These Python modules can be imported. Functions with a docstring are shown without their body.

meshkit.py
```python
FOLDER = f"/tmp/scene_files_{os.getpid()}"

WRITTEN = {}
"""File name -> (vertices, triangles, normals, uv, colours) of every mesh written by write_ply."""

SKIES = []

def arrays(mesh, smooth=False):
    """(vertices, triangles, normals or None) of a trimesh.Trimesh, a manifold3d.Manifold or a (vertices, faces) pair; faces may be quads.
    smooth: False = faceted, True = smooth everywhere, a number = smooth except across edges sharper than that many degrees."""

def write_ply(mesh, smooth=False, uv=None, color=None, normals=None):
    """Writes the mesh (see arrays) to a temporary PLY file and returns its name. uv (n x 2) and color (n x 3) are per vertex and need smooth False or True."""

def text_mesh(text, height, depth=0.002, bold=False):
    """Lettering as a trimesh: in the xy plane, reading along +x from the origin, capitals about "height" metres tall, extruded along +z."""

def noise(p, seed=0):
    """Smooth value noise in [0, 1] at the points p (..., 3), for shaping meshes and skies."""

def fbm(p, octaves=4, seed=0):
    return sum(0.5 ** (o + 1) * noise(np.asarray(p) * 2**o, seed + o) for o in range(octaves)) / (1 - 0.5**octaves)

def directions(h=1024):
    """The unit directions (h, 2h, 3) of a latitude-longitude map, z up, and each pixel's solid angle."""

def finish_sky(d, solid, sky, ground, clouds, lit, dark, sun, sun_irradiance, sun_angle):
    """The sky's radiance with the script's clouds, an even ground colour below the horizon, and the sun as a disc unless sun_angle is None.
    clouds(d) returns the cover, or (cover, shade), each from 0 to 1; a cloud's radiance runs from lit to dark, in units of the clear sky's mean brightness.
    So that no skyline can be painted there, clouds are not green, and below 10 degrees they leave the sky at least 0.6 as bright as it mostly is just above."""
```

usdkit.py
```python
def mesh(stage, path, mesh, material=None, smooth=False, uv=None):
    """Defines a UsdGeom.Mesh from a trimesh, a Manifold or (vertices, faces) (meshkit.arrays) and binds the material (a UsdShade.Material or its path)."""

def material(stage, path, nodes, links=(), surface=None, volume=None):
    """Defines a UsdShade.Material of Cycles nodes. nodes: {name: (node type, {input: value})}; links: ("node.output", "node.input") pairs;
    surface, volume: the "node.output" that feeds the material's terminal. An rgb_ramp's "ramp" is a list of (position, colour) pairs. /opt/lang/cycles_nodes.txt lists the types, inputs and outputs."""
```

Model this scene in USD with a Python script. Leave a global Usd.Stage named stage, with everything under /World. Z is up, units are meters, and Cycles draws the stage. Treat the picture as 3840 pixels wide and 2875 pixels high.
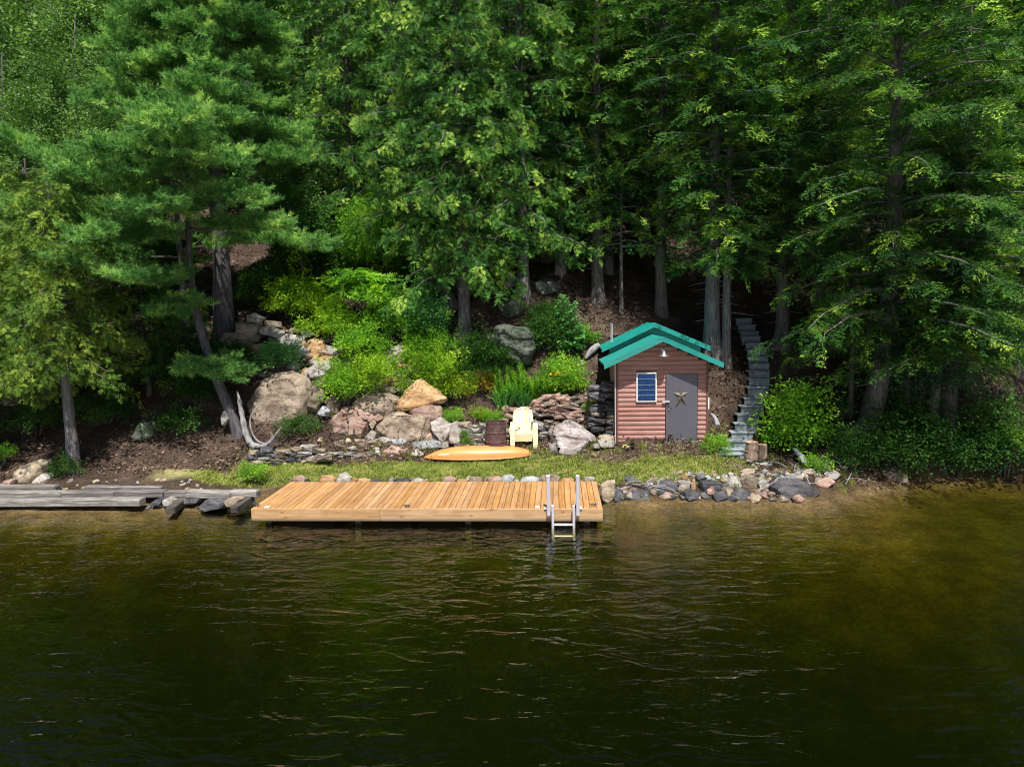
import math
import numpy as np, trimesh, usdkit, meshkit
from scipy.interpolate import RBFInterpolator, RegularGridInterpolator
from scipy.spatial.transform import Rotation
from pxr import Usd, UsdGeom, UsdLux, UsdShade, Gf, Vt, Sdf

stage = Usd.Stage.CreateInMemory()
UsdGeom.SetStageUpAxis(stage, 'Z'); UsdGeom.SetStageMetersPerUnit(stage, 1.0)
UsdGeom.Xform.Define(stage, '/World'); UsdGeom.Scope.Define(stage, '/World/Looks')

# ---------------------------------------------------------------- camera, sky, sun, exposure
PW, PH, FPX = 3840.0, 2875.0, 2600.0
PITCH, YAW, ROLL = 0.117006, -0.064531, -0.018979
EYE = np.array([7.18409, -15.38737, 5.07719])
FWD = np.array([math.sin(YAW) * math.cos(PITCH), math.cos(YAW) * math.cos(PITCH), -math.sin(PITCH)])
_r = np.cross(FWD, [0, 0, 1]); _r /= np.linalg.norm(_r); _u = np.cross(_r, FWD)
RIGHT = math.cos(ROLL) * _r + math.sin(ROLL) * _u
UP = -math.sin(ROLL) * _r + math.cos(ROLL) * _u
cam = UsdGeom.Camera.Define(stage, '/World/camera')
cam.CreateHorizontalApertureAttr(36.0); cam.CreateFocalLengthAttr(36.0 * FPX / PW)
cam.CreateClippingRangeAttr(Gf.Vec2f(0.1, 2000))
cam.CreateExposureAttr(0.8)
_m = np.eye(4); _m[0, :3] = RIGHT; _m[1, :3] = UP; _m[2, :3] = -FWD; _m[3, :3] = EYE
cam.AddTransformOp().Set(Gf.Matrix4d(*_m.ravel().tolist()))

SUN = np.array([0.11, -0.46, 0.98]); SUN /= np.linalg.norm(SUN)
ELEV, ROT = math.asin(SUN[2]), math.atan2(SUN[0], SUN[1])
sky = UsdLux.DomeLight.Define(stage, '/World/sky')
skym = usdkit.material(stage, '/World/Looks/sky', {
    's': ('sky_texture', {'sky_type': 'single_scattering', 'sun_disc': False, 'sun_elevation': ELEV, 'sun_rotation': ROT}),
    'b': ('background_shader', {'strength': 0.05})}, [('s.color', 'b.color')], surface='b.background')
UsdShade.MaterialBindingAPI.Apply(sky.GetPrim()).Bind(skym)
sky.GetPrim().SetCustomDataByKey('kind', 'structure')
sun = UsdLux.DistantLight.Define(stage, '/World/sun')
sun.CreateIntensityAttr(1.25); sun.CreateAngleAttr(0.5); sun.CreateNormalizeAttr(True); sun.CreateColorAttr(Gf.Vec3f(1.0, 0.965, 0.90))
_z = SUN; _x = np.cross([0, 0, 1.0], _z); _x /= np.linalg.norm(_x); _y = np.cross(_z, _x)
_m = np.eye(4); _m[0, :3] = _x; _m[1, :3] = _y; _m[2, :3] = _z
sun.AddTransformOp().Set(Gf.Matrix4d(*_m.ravel().tolist()))

# ---------------------------------------------------------------- helpers
rng = np.random.default_rng(7)


def ray(px, py):
    return FWD + RIGHT * (px - PW / 2) / FPX - UP * (py - PH / 2) / FPX


def at(px, py, y):
    """The point of the photographed pixel's line of sight that lies y metres from the dock's front edge."""
    d = ray(px, py)
    return EYE + d * (y - EYE[1]) / d[1]


def at_z(px, py, z):
    d = ray(px, py)
    return EYE + d * (z - EYE[2]) / d[2]


used = {}


def numbered(path):
    k = used.get(path, 0); used[path] = k + 1
    return path if k == 0 else f'{path}_{k:03d}'


def put(prim, label=None, cat=None, group=None, kind=None):
    for k, v in (('label', label), ('category', cat), ('group', group), ('kind', kind)):
        if v:
            prim.SetCustomDataByKey(k, v)
    return prim


def path_of(parent):
    return '/World' if parent is None else str(parent.GetPath())


def thing(name, label, cat, group=None, loc=None, rotz=0.0):
    x = UsdGeom.Xform.Define(stage, numbered('/World/' + name))
    if loc is not None:
        x.AddTranslateOp().Set(Gf.Vec3d(*map(float, loc)))
        if rotz:
            x.AddRotateZOp().Set(float(rotz))
    return put(x.GetPrim(), label, cat, group)


def part(name, mesh, mat, parent=None, smooth=False, label=None, cat=None, group=None, kind=None):
    m = usdkit.mesh(stage, numbered(path_of(parent) + '/' + name), mesh, mat, smooth)
    return put(m.GetPrim(), label, cat, group, kind)


def sub(name, parent):
    return UsdGeom.Xform.Define(stage, numbered(path_of(parent) + '/' + name)).GetPrim()


def copy_of(src, name, loc, rotz=0.0, label=None, group=None, scale=None, rot=None):
    x = UsdGeom.Xform.Define(stage, numbered('/World/' + name))
    x.GetPrim().GetReferences().AddInternalReference(src.GetPath())
    x.ClearXformOpOrder()
    x.AddTranslateOp(opSuffix='c').Set(Gf.Vec3d(*map(float, loc)))
    if rot is not None:
        x.AddRotateXYZOp(opSuffix='c').Set(Gf.Vec3f(*map(float, rot)))
    else:
        x.AddRotateZOp(opSuffix='c').Set(float(rotz))
    if scale is not None:
        x.AddScaleOp(opSuffix='c').Set(Gf.Vec3f(*map(float, scale)))
    x.GetPrim().SetInstanceable(True)
    return put(x.GetPrim(), label, None, group)


def box(x0, x1, y0, y1, z0, z1, b=0.004):
    b = min(b, (x1 - x0) * .3, (y1 - y0) * .3, (z1 - z0) * .3)
    pts = []
    for x, sx in ((x0, 1), (x1, -1)):
        for y, sy in ((y0, 1), (y1, -1)):
            for z, sz in ((z0, 1), (z1, -1)):
                pts += [(x, y + b * sy, z + b * sz), (x + b * sx, y, z + b * sz), (x + b * sx, y + b * sy, z)]
    return trimesh.convex.convex_hull(np.array(pts))


def cat_mesh(ms):
    return trimesh.util.concatenate([m if isinstance(m, trimesh.Trimesh) else trimesh.Trimesh(m[0], m[1], process=False) for m in ms])


def tube(points, radii, sides=8, cap=True):
    p = np.asarray(points, float); n = len(p)
    r = np.broadcast_to(np.asarray(radii, float), (n,))
    t = np.gradient(p, axis=0); t /= np.linalg.norm(t, axis=1, keepdims=True) + 1e-9
    ref = np.array([0, 0, 1.0]) if abs(t[:, 2]).mean() < .8 else np.array([1.0, 0, 0])
    a = np.cross(t, ref); a /= np.linalg.norm(a, axis=1, keepdims=True) + 1e-9
    b = np.cross(t, a); ang = np.arange(sides) * 2 * np.pi / sides
    v = p[:, None] + r[:, None, None] * (np.cos(ang)[None, :, None] * a[:, None] + np.sin(ang)[None, :, None] * b[:, None])
    i, j = np.meshgrid(np.arange(n - 1), np.arange(sides), indexing='ij')
    q = np.stack([i * sides + j, i * sides + (j + 1) % sides, (i + 1) * sides + (j + 1) % sides, (i + 1) * sides + j], -1).reshape(-1, 4)
    f = np.vstack([q[:, [0, 2, 1]], q[:, [0, 3, 2]]]); v = v.reshape(-1, 3)
    if cap:
        v = np.vstack([v, p[0], p[-1]]); c0, c1 = len(v) - 2, len(v) - 1; k = np.arange(sides)
        f = np.vstack([f, np.stack([np.full(sides, c0), k, (k + 1) % sides], 1),
                       np.stack([np.full(sides, c1), (n - 1) * sides + (k + 1) % sides, (n - 1) * sides + k], 1)])
    return trimesh.Trimesh(v, f, process=False)


def spline(pts, n):
    p = np.asarray(pts, float)
    s = np.r_[0, np.cumsum(np.linalg.norm(np.diff(p, axis=0), axis=1))]
    from scipy.interpolate import PchipInterpolator
    return PchipInterpolator(s, p)(np.linspace(0, s[-1], n))


def lathe(profile, n=32):
    pr = np.asarray(profile, float); m = len(pr); a = np.arange(n) * 2 * np.pi / n
    v = np.stack([pr[:, None, 0] * np.cos(a), pr[:, None, 0] * np.sin(a), np.broadcast_to(pr[:, None, 1], (m, n))], -1).reshape(-1, 3)
    i, j = np.meshgrid(np.arange(m - 1), np.arange(n), indexing='ij')
    q = np.stack([i * n + j, i * n + (j + 1) % n, (i + 1) * n + (j + 1) % n, (i + 1) * n + j], -1).reshape(-1, 4)
    return trimesh.Trimesh(v, np.vstack([q[:, [0, 1, 2]], q[:, [0, 2, 3]]]), process=False)


def noise3(p, scale, seed=0, octaves=3):
    return meshkit.fbm(np.asarray(p, float) * scale, octaves, seed)


# ---------------------------------------------------------------- materials
def mat(name, nodes, links, surface, volume=None):
    return usdkit.material(stage, '/World/Looks/' + name, nodes, links, surface, volume)


def plain(name, col, rough=.5, metal=0.0, vary=.12, scale=6.0, bump=.15, spec=.5, bscale=60):
    d = [max(0, c * (1 - vary * 1.6)) for c in col]; l = [min(1, c * (1 + vary)) for c in col]
    return mat(name, {'g': ('geometry', {}), 'n': ('noise_texture', {'scale': scale, 'detail': 6, 'roughness': .65}),
                      'r': ('rgb_ramp', {'ramp': [(.25, d), (.7, l)]}), 'n2': ('noise_texture', {'scale': bscale, 'detail': 3}),
                      'b': ('bump', {'strength': bump, 'distance': .01}),
                      'p': ('principled_bsdf', {'roughness': rough, 'metallic': metal, 'specular_ior_level': spec})},
               [('g.position', 'n.vector'), ('g.position', 'n2.vector'), ('n.fac', 'r.fac'), ('r.color', 'p.base_color'), ('n2.fac', 'b.height'), ('b.normal', 'p.normal')], 'p.BSDF')


def rock_mat(name, a, b, c, rough=.85, lichen=(.42, .43, .38), lich=.60, bump=.6, spec=.3):
    """Three tones of stone in broad patches, thin dark seams and pale lichen, with a grainy relief."""
    return mat(name, {
        'g': ('geometry', {}), 'o': ('object_info', {}),
        'n1': ('noise_texture', {'scale': 2.2, 'detail': 8, 'roughness': .62, 'distortion': .6}),
        'r1': ('rgb_ramp', {'ramp': [(.3, a), (.48, b), (.68, c)]}),
        'mp': ('mapping', {'scale': (1.2, 1.6, 3.6), 'rotation': (.5, .45, .3)}),
        'n2': ('noise_texture', {'scale': 2.0, 'detail': 9, 'roughness': .68, 'distortion': .9}),
        'r2': ('rgb_ramp', {'ramp': [(.36, (.22, .20, .18)), (.50, (1, 1, 1))]}),
        'm1': ('mix', {'mix_type': 'multiply', 'fac': .75}),
        'n3': ('noise_texture', {'scale': 9, 'detail': 6, 'roughness': .75}),
        'r3': ('rgb_ramp', {'ramp': [(lich, (0, 0, 0)), (lich + .06, (1, 1, 1))]}),
        'm2': ('mix', {'color2': lichen}),
        'n5': ('noise_texture', {'scale': 38, 'detail': 4, 'roughness': .7}), 'r5': ('rgb_ramp', {'ramp': [(.34, (.55, .53, .5)), (.52, (1, 1, 1))]}), 'm5': ('mix', {'mix_type': 'multiply', 'fac': .8}),
        'vc': ('voronoi_texture', {'feature': 'distance_to_edge', 'scale': 1.7}), 'wv': ('mix', {'mix_type': 'add', 'fac': .35}), 'rc': ('rgb_ramp', {'ramp': [(.0, (.28, .25, .22)), (.022, (1, 1, 1))]}), 'mc': ('mix', {'mix_type': 'multiply', 'fac': .75}),
        'h': ('hsv', {}), 'mr': ('map_range', {'to_min': .72, 'to_max': 1.2}),
        'n4': ('noise_texture', {'scale': 26, 'detail': 8, 'roughness': .75}),
        'b1': ('bump', {'strength': bump, 'distance': .03}), 'b2': ('bump', {'strength': bump * .8, 'distance': .05}),
        'p': ('principled_bsdf', {'roughness': rough, 'specular_ior_level': spec})},
        [('g.position', 'n1.vector'), ('g.position', 'mp.vector'), ('mp.vector', 'n2.vector'), ('g.position', 'n3.vector'), ('g.position', 'n4.vector'),
         ('n1.fac', 'r1.fac'), ('r1.color', 'm1.color1'), ('n2.fac', 'r2.fac'), ('r2.color', 'm1.color2'), ('n3.fac', 'r3.fac'),
         ('r3.color', 'm2.fac'), ('m1.color', 'm2.color1'), ('o.random', 'mr.value'), ('mr.result', 'h.value'), ('g.position', 'n5.vector'), ('n5.fac', 'r5.fac'), ('r5.color', 'm5.color2'), ('m2.color', 'm5.color1'),
         ('g.position', 'wv.color1'), ('n3.color', 'wv.color2'), ('wv.color', 'vc.vector'), ('vc.distance', 'rc.fac'), ('rc.color', 'mc.color2'), ('m5.color', 'mc.color1'), ('mc.color', 'h.color'), ('h.color', 'p.base_color'),
         ('n2.fac', 'b2.height'), ('b2.normal', 'b1.normal'), ('n4.fac', 'b1.height'), ('b1.normal', 'p.normal')], 'p.BSDF')


def wood_mat(name, dark, mid, light, axis, rough=.7, contrast=1.0, knots=False, vary=(.8, 1.15)):
    """Grain along one axis; the tone of each board differs."""
    sc = {'x': (1.2, 26, 26), 'y': (26, 1.2, 26), 'z': (26, 26, 1.2)}[axis]
    nodes = {'g': ('geometry', {}), 'o': ('object_info', {}), 'cx': ('combine_xyz', {}), 'om': ('math', {'math_type': 'multiply', 'value2': 37.0}),
             'ad': ('vector_math', {'math_type': 'add'}), 'mp': ('mapping', {'scale': sc}),
             'n': ('noise_texture', {'scale': 1.0, 'detail': 7, 'roughness': .65, 'distortion': .8}),
             'r': ('rgb_ramp', {'ramp': [(.5 - .22 * contrast, dark), (.5, mid), (.5 + .2 * contrast, light)]}),
             'n2': ('noise_texture', {'scale': 2.2, 'detail': 4}), 'r2': ('rgb_ramp', {'ramp': [(.35, (.78, .76, .74)), (.6, (1, 1, 1))]}),
             'm': ('mix', {'mix_type': 'multiply', 'fac': .7}), 'h': ('hsv', {}), 'mr': ('map_range', {'to_min': vary[0], 'to_max': vary[1]}), 'wn': ('white_noise_texture', {'dimensions': '1D'}), 'ms': ('map_range', {'to_min': .90, 'to_max': 1.08}),
             'b': ('bump', {'strength': .25, 'distance': .004}), 'p': ('principled_bsdf', {'roughness': rough, 'specular_ior_level': .35})}
    links = [('o.random', 'om.value1'), ('om.value', 'cx.x'), ('om.value', 'cx.y'), ('om.value', 'cx.z'), ('g.position', 'ad.vector1'), ('cx.vector', 'ad.vector2'),
             ('ad.vector', 'mp.vector'), ('mp.vector', 'n.vector'), ('n.fac', 'r.fac'), ('g.position', 'n2.vector'), ('n2.fac', 'r2.fac'),
             ('r.color', 'm.color1'), ('r2.color', 'm.color2'), ('o.random', 'mr.value'), ('mr.result', 'h.value'), ('om.value', 'wn.w'), ('wn.value', 'ms.value'), ('ms.result', 'h.saturation'), ('n.fac', 'b.height'), ('b.normal', 'p.normal'), ('h.color', 'p.base_color')]
    if knots:
        nodes['zs'] = ('separate_xyz', {}); nodes['zr'] = ('map_range', {'from_min': .085, 'from_max': .135, 'to_min': .75, 'to_max': 0, 'clamp': True}); nodes['za'] = ('math', {'math_type': 'multiply_add', 'value2': -.06}); nodes['zm'] = ('mix', {'color2': (.10, .085, .05)})
        links += [('g.position', 'zs.vector'), ('n2.fac', 'za.value1'), ('zs.z', 'za.value3'), ('za.value', 'zr.value'), ('zr.result', 'zm.fac'), ('km.color', 'zm.color1'), ('zm.color', 'h.color')]
        nodes['kmp'] = ('mapping', {'scale': (2.2, 4, 4.6)})
        nodes['v'] = ('voronoi_texture', {'scale': 1.0, 'randomness': 1.0})
        nodes['kr'] = ('rgb_ramp', {'ramp': [(.0, (1, 1, 1)), (.07, (.8, .8, .8)), (.16, (0, 0, 0))]})
        nodes['km'] = ('mix', {'color2': (.26, .105, .035)})
        links += [('g.position', 'kmp.vector'), ('kmp.vector', 'v.vector'), ('v.distance', 'kr.fac'), ('kr.color', 'km.fac'), ('m.color', 'km.color1'), ]
    else:
        links.append(('m.color', 'h.color'))
    return mat(name, nodes, links, 'p.BSDF')


def leaf_mat(name, dark, mid, light, trans=.35, scale=.55, rough=.55, spec=.12, tint=1.15):
    """Foliage: the tone drifts over the crown and differs from spray to spray; part of the light comes through."""
    return mat(name, {
        'g': ('geometry', {}), 'o': ('object_info', {}), 'n': ('noise_texture', {'scale': scale * 1.6, 'detail': 4, 'roughness': .65}),
        'a': ('math', {'math_type': 'multiply_add', 'value2': 1.0}), 'ml': ('math', {'math_type': 'multiply', 'value2': .35}),
        'il': ('math', {'math_type': 'multiply_add', 'value2': .25}),
        'r': ('rgb_ramp', {'ramp': [(.52, dark), (.77, mid), (.93, light)]}),
        'p': ('principled_bsdf', {'roughness': rough, 'specular_ior_level': spec}),
        'tc': ('mix', {'mix_type': 'multiply', 'fac': 1.0, 'color2': (tint * 1.05, tint * 1.2, tint * .5)}), 't': ('translucent_bsdf', {}), 'mx': ('mix_closure', {'fac': trans})},
        [('g.position', 'n.vector'), ('o.random', 'ml.value1'), ('n.fac', 'a.value1'), ('ml.value', 'a.value3'), ('g.random_per_island', 'il.value1'), ('a.value', 'il.value3'),
         ('il.value', 'r.fac'), ('r.color', 'p.base_color'), ('r.color', 'tc.color1'), ('tc.color', 't.color'), ('p.BSDF', 'mx.closure1'), ('t.BSDF', 'mx.closure2')], 'mx.closure')


M = {}
M['cedar'] = leaf_mat('cedar_foliage', (.018, .070, .014), (.095, .235, .038), (.400, .560, .095), trans=.16)
M['cedar_yellow'] = leaf_mat('yellow_cedar_foliage', (.060, .125, .018), (.145, .240, .034), (.330, .430, .065), trans=.18)
M['hemlock'] = leaf_mat('hemlock_foliage', (.012, .052, .012), (.070, .185, .026), (.370, .540, .070), trans=.15)
M['pine'] = leaf_mat('pine_foliage', (.065, .180, .045), (.200, .390, .105), (.430, .610, .160), trans=.3)
M['birch'] = leaf_mat('birch_foliage', (.05, .115, .025), (.14, .27, .06), (.30, .44, .13), spec=.4)
M['shrub'] = leaf_mat('shrub_foliage', (.045, .15, .014), (.18, .38, .034), (.37, .56, .06), trans=.4)
M['shrub_yellow'] = leaf_mat('yellow_shrub_foliage', (.075, .185, .012), (.255, .43, .026), (.45, .60, .05), trans=.4)
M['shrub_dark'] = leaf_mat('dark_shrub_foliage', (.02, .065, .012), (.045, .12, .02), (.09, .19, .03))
M['shrub_blue'] = leaf_mat('cool_shrub_foliage', (.06, .19, .06), (.13, .34, .10), (.24, .46, .14), trans=.35)
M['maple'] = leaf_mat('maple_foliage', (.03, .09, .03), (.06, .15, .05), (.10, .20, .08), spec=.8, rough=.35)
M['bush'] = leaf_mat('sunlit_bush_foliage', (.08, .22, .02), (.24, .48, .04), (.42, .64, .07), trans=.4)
M['autumn'] = leaf_mat('turning_foliage', (.20, .16, .02), (.38, .30, .03), (.45, .26, .05))
M['grass'] = leaf_mat('grass_blades', (.16, .20, .04), (.27, .33, .06), (.45, .42, .16), trans=.25, scale=.9)
M['dry'] = leaf_mat('dry_grass', (.22, .17, .08), (.34, .27, .14), (.46, .39, .22), trans=.2, scale=1.2)
M['litter'] = leaf_mat('fallen_leaves', (.05, .032, .02), (.15, .10, .07), (.38, .28, .20), trans=.05, scale=1.5)
M['petal'] = plain('yellow_petals', (.75, .48, .02), .6)


def bark(name, a, b, c):
    return mat(name, {'g': ('geometry', {}), 'mp': ('mapping', {'scale': (16, 16, 1.6)}), 'n': ('noise_texture', {'scale': 1, 'detail': 6, 'roughness': .7, 'distortion': .5}),
                      'r': ('rgb_ramp', {'ramp': [(.32, a), (.5, b), (.7, c)]}), 'b': ('bump', {'strength': .9, 'distance': .03}), 'p': ('principled_bsdf', {'roughness': .9, 'specular_ior_level': .2})},
               [('g.position', 'mp.vector'), ('mp.vector', 'n.vector'), ('n.fac', 'r.fac'), ('r.color', 'p.base_color'), ('n.fac', 'b.height'), ('b.normal', 'p.normal')], 'p.BSDF')


M['bark_grey'] = bark('grey_bark', (.055, .05, .05), (.135, .125, .125), (.24, .225, .22))
M['bark_dark'] = bark('dark_bark', (.04, .033, .03), (.11, .095, .085), (.19, .17, .155))
M['bark_pine'] = bark('pine_bark', (.035, .032, .035), (.085, .078, .085), (.16, .15, .16))
M['twig'] = bark('bare_twig', (.06, .055, .05), (.13, .12, .115), (.26, .25, .24))
M['driftwood'] = bark('driftwood', (.11, .105, .105), (.24, .235, .24), (.40, .395, .40))

M['rock_pink'] = rock_mat('pink_stone', (.22, .135, .105), (.36, .235, .19), (.46, .33, .28), lichen=(.5, .43, .39))
M['rock_orange'] = rock_mat('orange_stone', (.25, .135, .06), (.40, .24, .115), (.50, .34, .20), lichen=(.52, .46, .38), lich=.66)
M['rock_tan'] = rock_mat('tan_stone', (.22, .17, .12), (.37, .30, .21), (.50, .42, .32), lichen=(.55, .52, .46))
M['rock_brown'] = rock_mat('brown_stone', (.125, .095, .07), (.225, .175, .13), (.33, .265, .205), lichen=(.34, .34, .30))
M['rock_grey'] = rock_mat('grey_stone', (.17, .155, .14), (.29, .27, .245), (.42, .40, .37), lichen=(.5, .5, .46), lich=.58)
M['rock_blue'] = rock_mat('pale_blue_grey_stone', (.19, .20, .215), (.31, .33, .35), (.45, .47, .49), lichen=(.52, .52, .51))
M['rock_white'] = rock_mat('pale_stone', (.26, .23, .205), (.40, .365, .33), (.54, .50, .46), lichen=(.60, .58, .55))
M['rock_quartz'] = rock_mat('grey_pink_stone', (.15, .115, .105), (.29, .25, .24), (.46, .42, .41), lichen=(.52, .48, .46), bump=.9)
M['rock_slate'] = rock_mat('dark_slate', (.022, .021, .025), (.062, .060, .068), (.13, .125, .14), rough=.6, lichen=(.30, .30, .31), lich=.62, spec=.5)
M['rock_moss'] = rock_mat('mossy_stone', (.040, .050, .034), (.085, .10, .075), (.16, .17, .14), lichen=(.24, .26, .23), lich=.60)  # moss tones, darkened so the colour carries the shade under the trees
M['rock_wet'] = rock_mat('wet_brown_stone', (.10, .075, .05), (.19, .145, .10), (.28, .22, .16), rough=.35, lichen=(.26, .22, .17), spec=.5)

M['deck'] = wood_mat('deck_boards', (.26, .122, .044), (.385, .205, .082), (.49, .285, .125), 'y', vary=(.78, 1.14))
M['fascia'] = wood_mat('fascia_lumber', (.34, .175, .068), (.47, .275, .125), (.56, .36, .185), 'x', knots=True, vary=(.92, 1.05))
M['timber'] = wood_mat('weathered_timber', (.055, .048, .042), (.19, .175, .16), (.42, .40, .385), 'x', rough=.9, contrast=.9, vary=(.6, 1.2))
M['timber_dark'] = wood_mat('wet_timber', (.03, .027, .022), (.075, .065, .055), (.14, .125, .11), 'x', rough=.7)
M['step'] = wood_mat('grey_step_timber', (.115, .14, .15), (.20, .235, .25), (.30, .345, .365), 'x', rough=.85, contrast=1.1, vary=(.85, 1.12))
M['siding'] = wood_mat('red_stained_siding', (.225, .098, .080), (.35, .172, .142), (.45, .255, .22), 'x', rough=.65, contrast=1.2, vary=(.9, 1.08))
M['green'] = wood_mat('green_painted_boards', (.004, .165, .145), (.008, .25, .215), (.025, .31, .27), 'x', rough=.45, contrast=1.3, vary=(.96, 1.04))
M['trim'] = plain('dark_red_trim', (.13, .055, .045), .7)
M['door'] = plain('grey_steel_door', (.082, .078, .098), .45, vary=.06, scale=3, bump=.05, bscale=200)
M['white'] = plain('white_paint', (.74, .74, .73), .45, vary=.05)
M['curtain'] = plain('blue_blind', (.03, .17, .46), .7, vary=.25, scale=8)  # blue of the reflected sky, painted as a flat colour
M['alu'] = plain('ladder_aluminium', (.60, .575, .63), .38, metal=.35, vary=.06)
M['steel'] = plain('galvanised_metal', (.55, .55, .55), .3, metal=.8, vary=.1)
M['dull'] = plain('dull_iron', (.08, .075, .07), .5, metal=.6)
M['star'] = plain('aged_tin', (.105, .088, .068), .6, metal=.0, vary=.35, scale=14)
M['rust'] = plain('rusted_steel', (.105, .058, .055), .65, metal=.15, vary=.4, scale=9, bump=.25)
M['rust_in'] = plain('sooty_rust', (.07, .03, .022), .85, vary=.4, scale=9)
M['cream'] = plain('cream_plastic', (.80, .72, .45), .4, vary=.03, bump=.03)
M['kayak'] = plain('orange_plastic_hull', (.64, .24, .075), .42, vary=.10, scale=2.5, bump=.05)
M['decal'] = plain('faded_pink_lettering', (.80, .48, .36), .4)
M['bark_log'] = bark('log_bark', (.11, .075, .055), (.24, .17, .13), (.38, .29, .23))
M['endgrain'] = plain('log_end_grain', (.42, .27, .16), .85, vary=.3, scale=20)
M['concrete'] = plain('concrete_block', (.44, .47, .49), .9, vary=.15)
M['yellow'] = plain('yellow_rubber', (.55, .45, .10), .6)
M['black'] = plain('black_rubber', (.015, .015, .018), .5)
M['pipe'] = plain('grey_pipe', (.42, .45, .46), .4)
M['board_grey'] = wood_mat('grey_board', (.15, .165, .185), (.23, .25, .275), (.33, .35, .38), 'x')
M['glass'] = mat('window_glass', {'f': ('fresnel', {'IOR': 1.5}), 't': ('transparent_bsdf', {'color': (.9, .95, 1)}), 'g': ('glossy_bsdf', {'color': (.95, .95, .95), 'roughness': .03}), 'm': ('mix_closure', {})},
                  [('f.fac', 'm.fac'), ('t.BSDF', 'm.closure1'), ('g.BSDF', 'm.closure2')], 'm.closure')

# water: clear tannin-brown lake under small wind ripples
M['water'] = mat('lake_water', {
    'g': ('geometry', {}),
    'mp1': ('mapping', {'scale': (1.0, 2.1, 1.0), 'rotation': (0, 0, .30)}), 'n1': ('noise_texture', {'scale': 1.45, 'detail': 2.5, 'roughness': .5, 'distortion': .8}),
    'mp2': ('mapping', {'scale': (1.0, 2.0, 1.0), 'rotation': (0, 0, -.55)}), 'n2': ('noise_texture', {'scale': 4.6, 'detail': 2, 'roughness': .5}),
    'b2': ('bump', {'strength': 1.0, 'distance': .018}), 'b1': ('bump', {'strength': 1.0, 'distance': .085}), 'nm': ('noise_texture', {'scale': .28, 'detail': 2}), 'nr': ('map_range', {'from_min': .35, 'from_max': .68, 'to_min': .25, 'to_max': 1.0, 'clamp': True}),
    'f': ('fresnel', {'IOR': 1.36}), 't': ('transparent_bsdf', {'color': (.97, .97, .95)}), 'gl': ('glossy_bsdf', {'color': (1, 1, 1), 'roughness': .02}), 'm': ('mix_closure', {}),
    'v': ('volume_coefficients', {'scatter_coeffs': (0.008, 0.012, 0.003), 'absorption_coeffs': (.80, .71, 1.95)})},
    [('g.position', 'mp1.vector'), ('mp1.vector', 'n1.vector'), ('g.position', 'mp2.vector'), ('mp2.vector', 'n2.vector'), ('g.position', 'nm.vector'), ('nm.fac', 'nr.value'), ('nr.result', 'b1.strength'), ('nr.result', 'b2.strength'), ('n1.fac', 'b1.height'), ('n2.fac', 'b2.height'), ('b1.normal', 'b2.normal'),
     ('b2.normal', 'f.normal'), ('b2.normal', 'gl.normal'), ('f.fac', 'm.fac'), ('t.BSDF', 'm.closure1'), ('gl.BSDF', 'm.closure2')], 'm.closure', 'v.volume')

# ---------------------------------------------------------------- the ground
ctrl = []


def cp(px, py, y, dz=0.0):
    p = at(px, py, y); ctrl.append((p[0], p[1], p[2] + dz))


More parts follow.
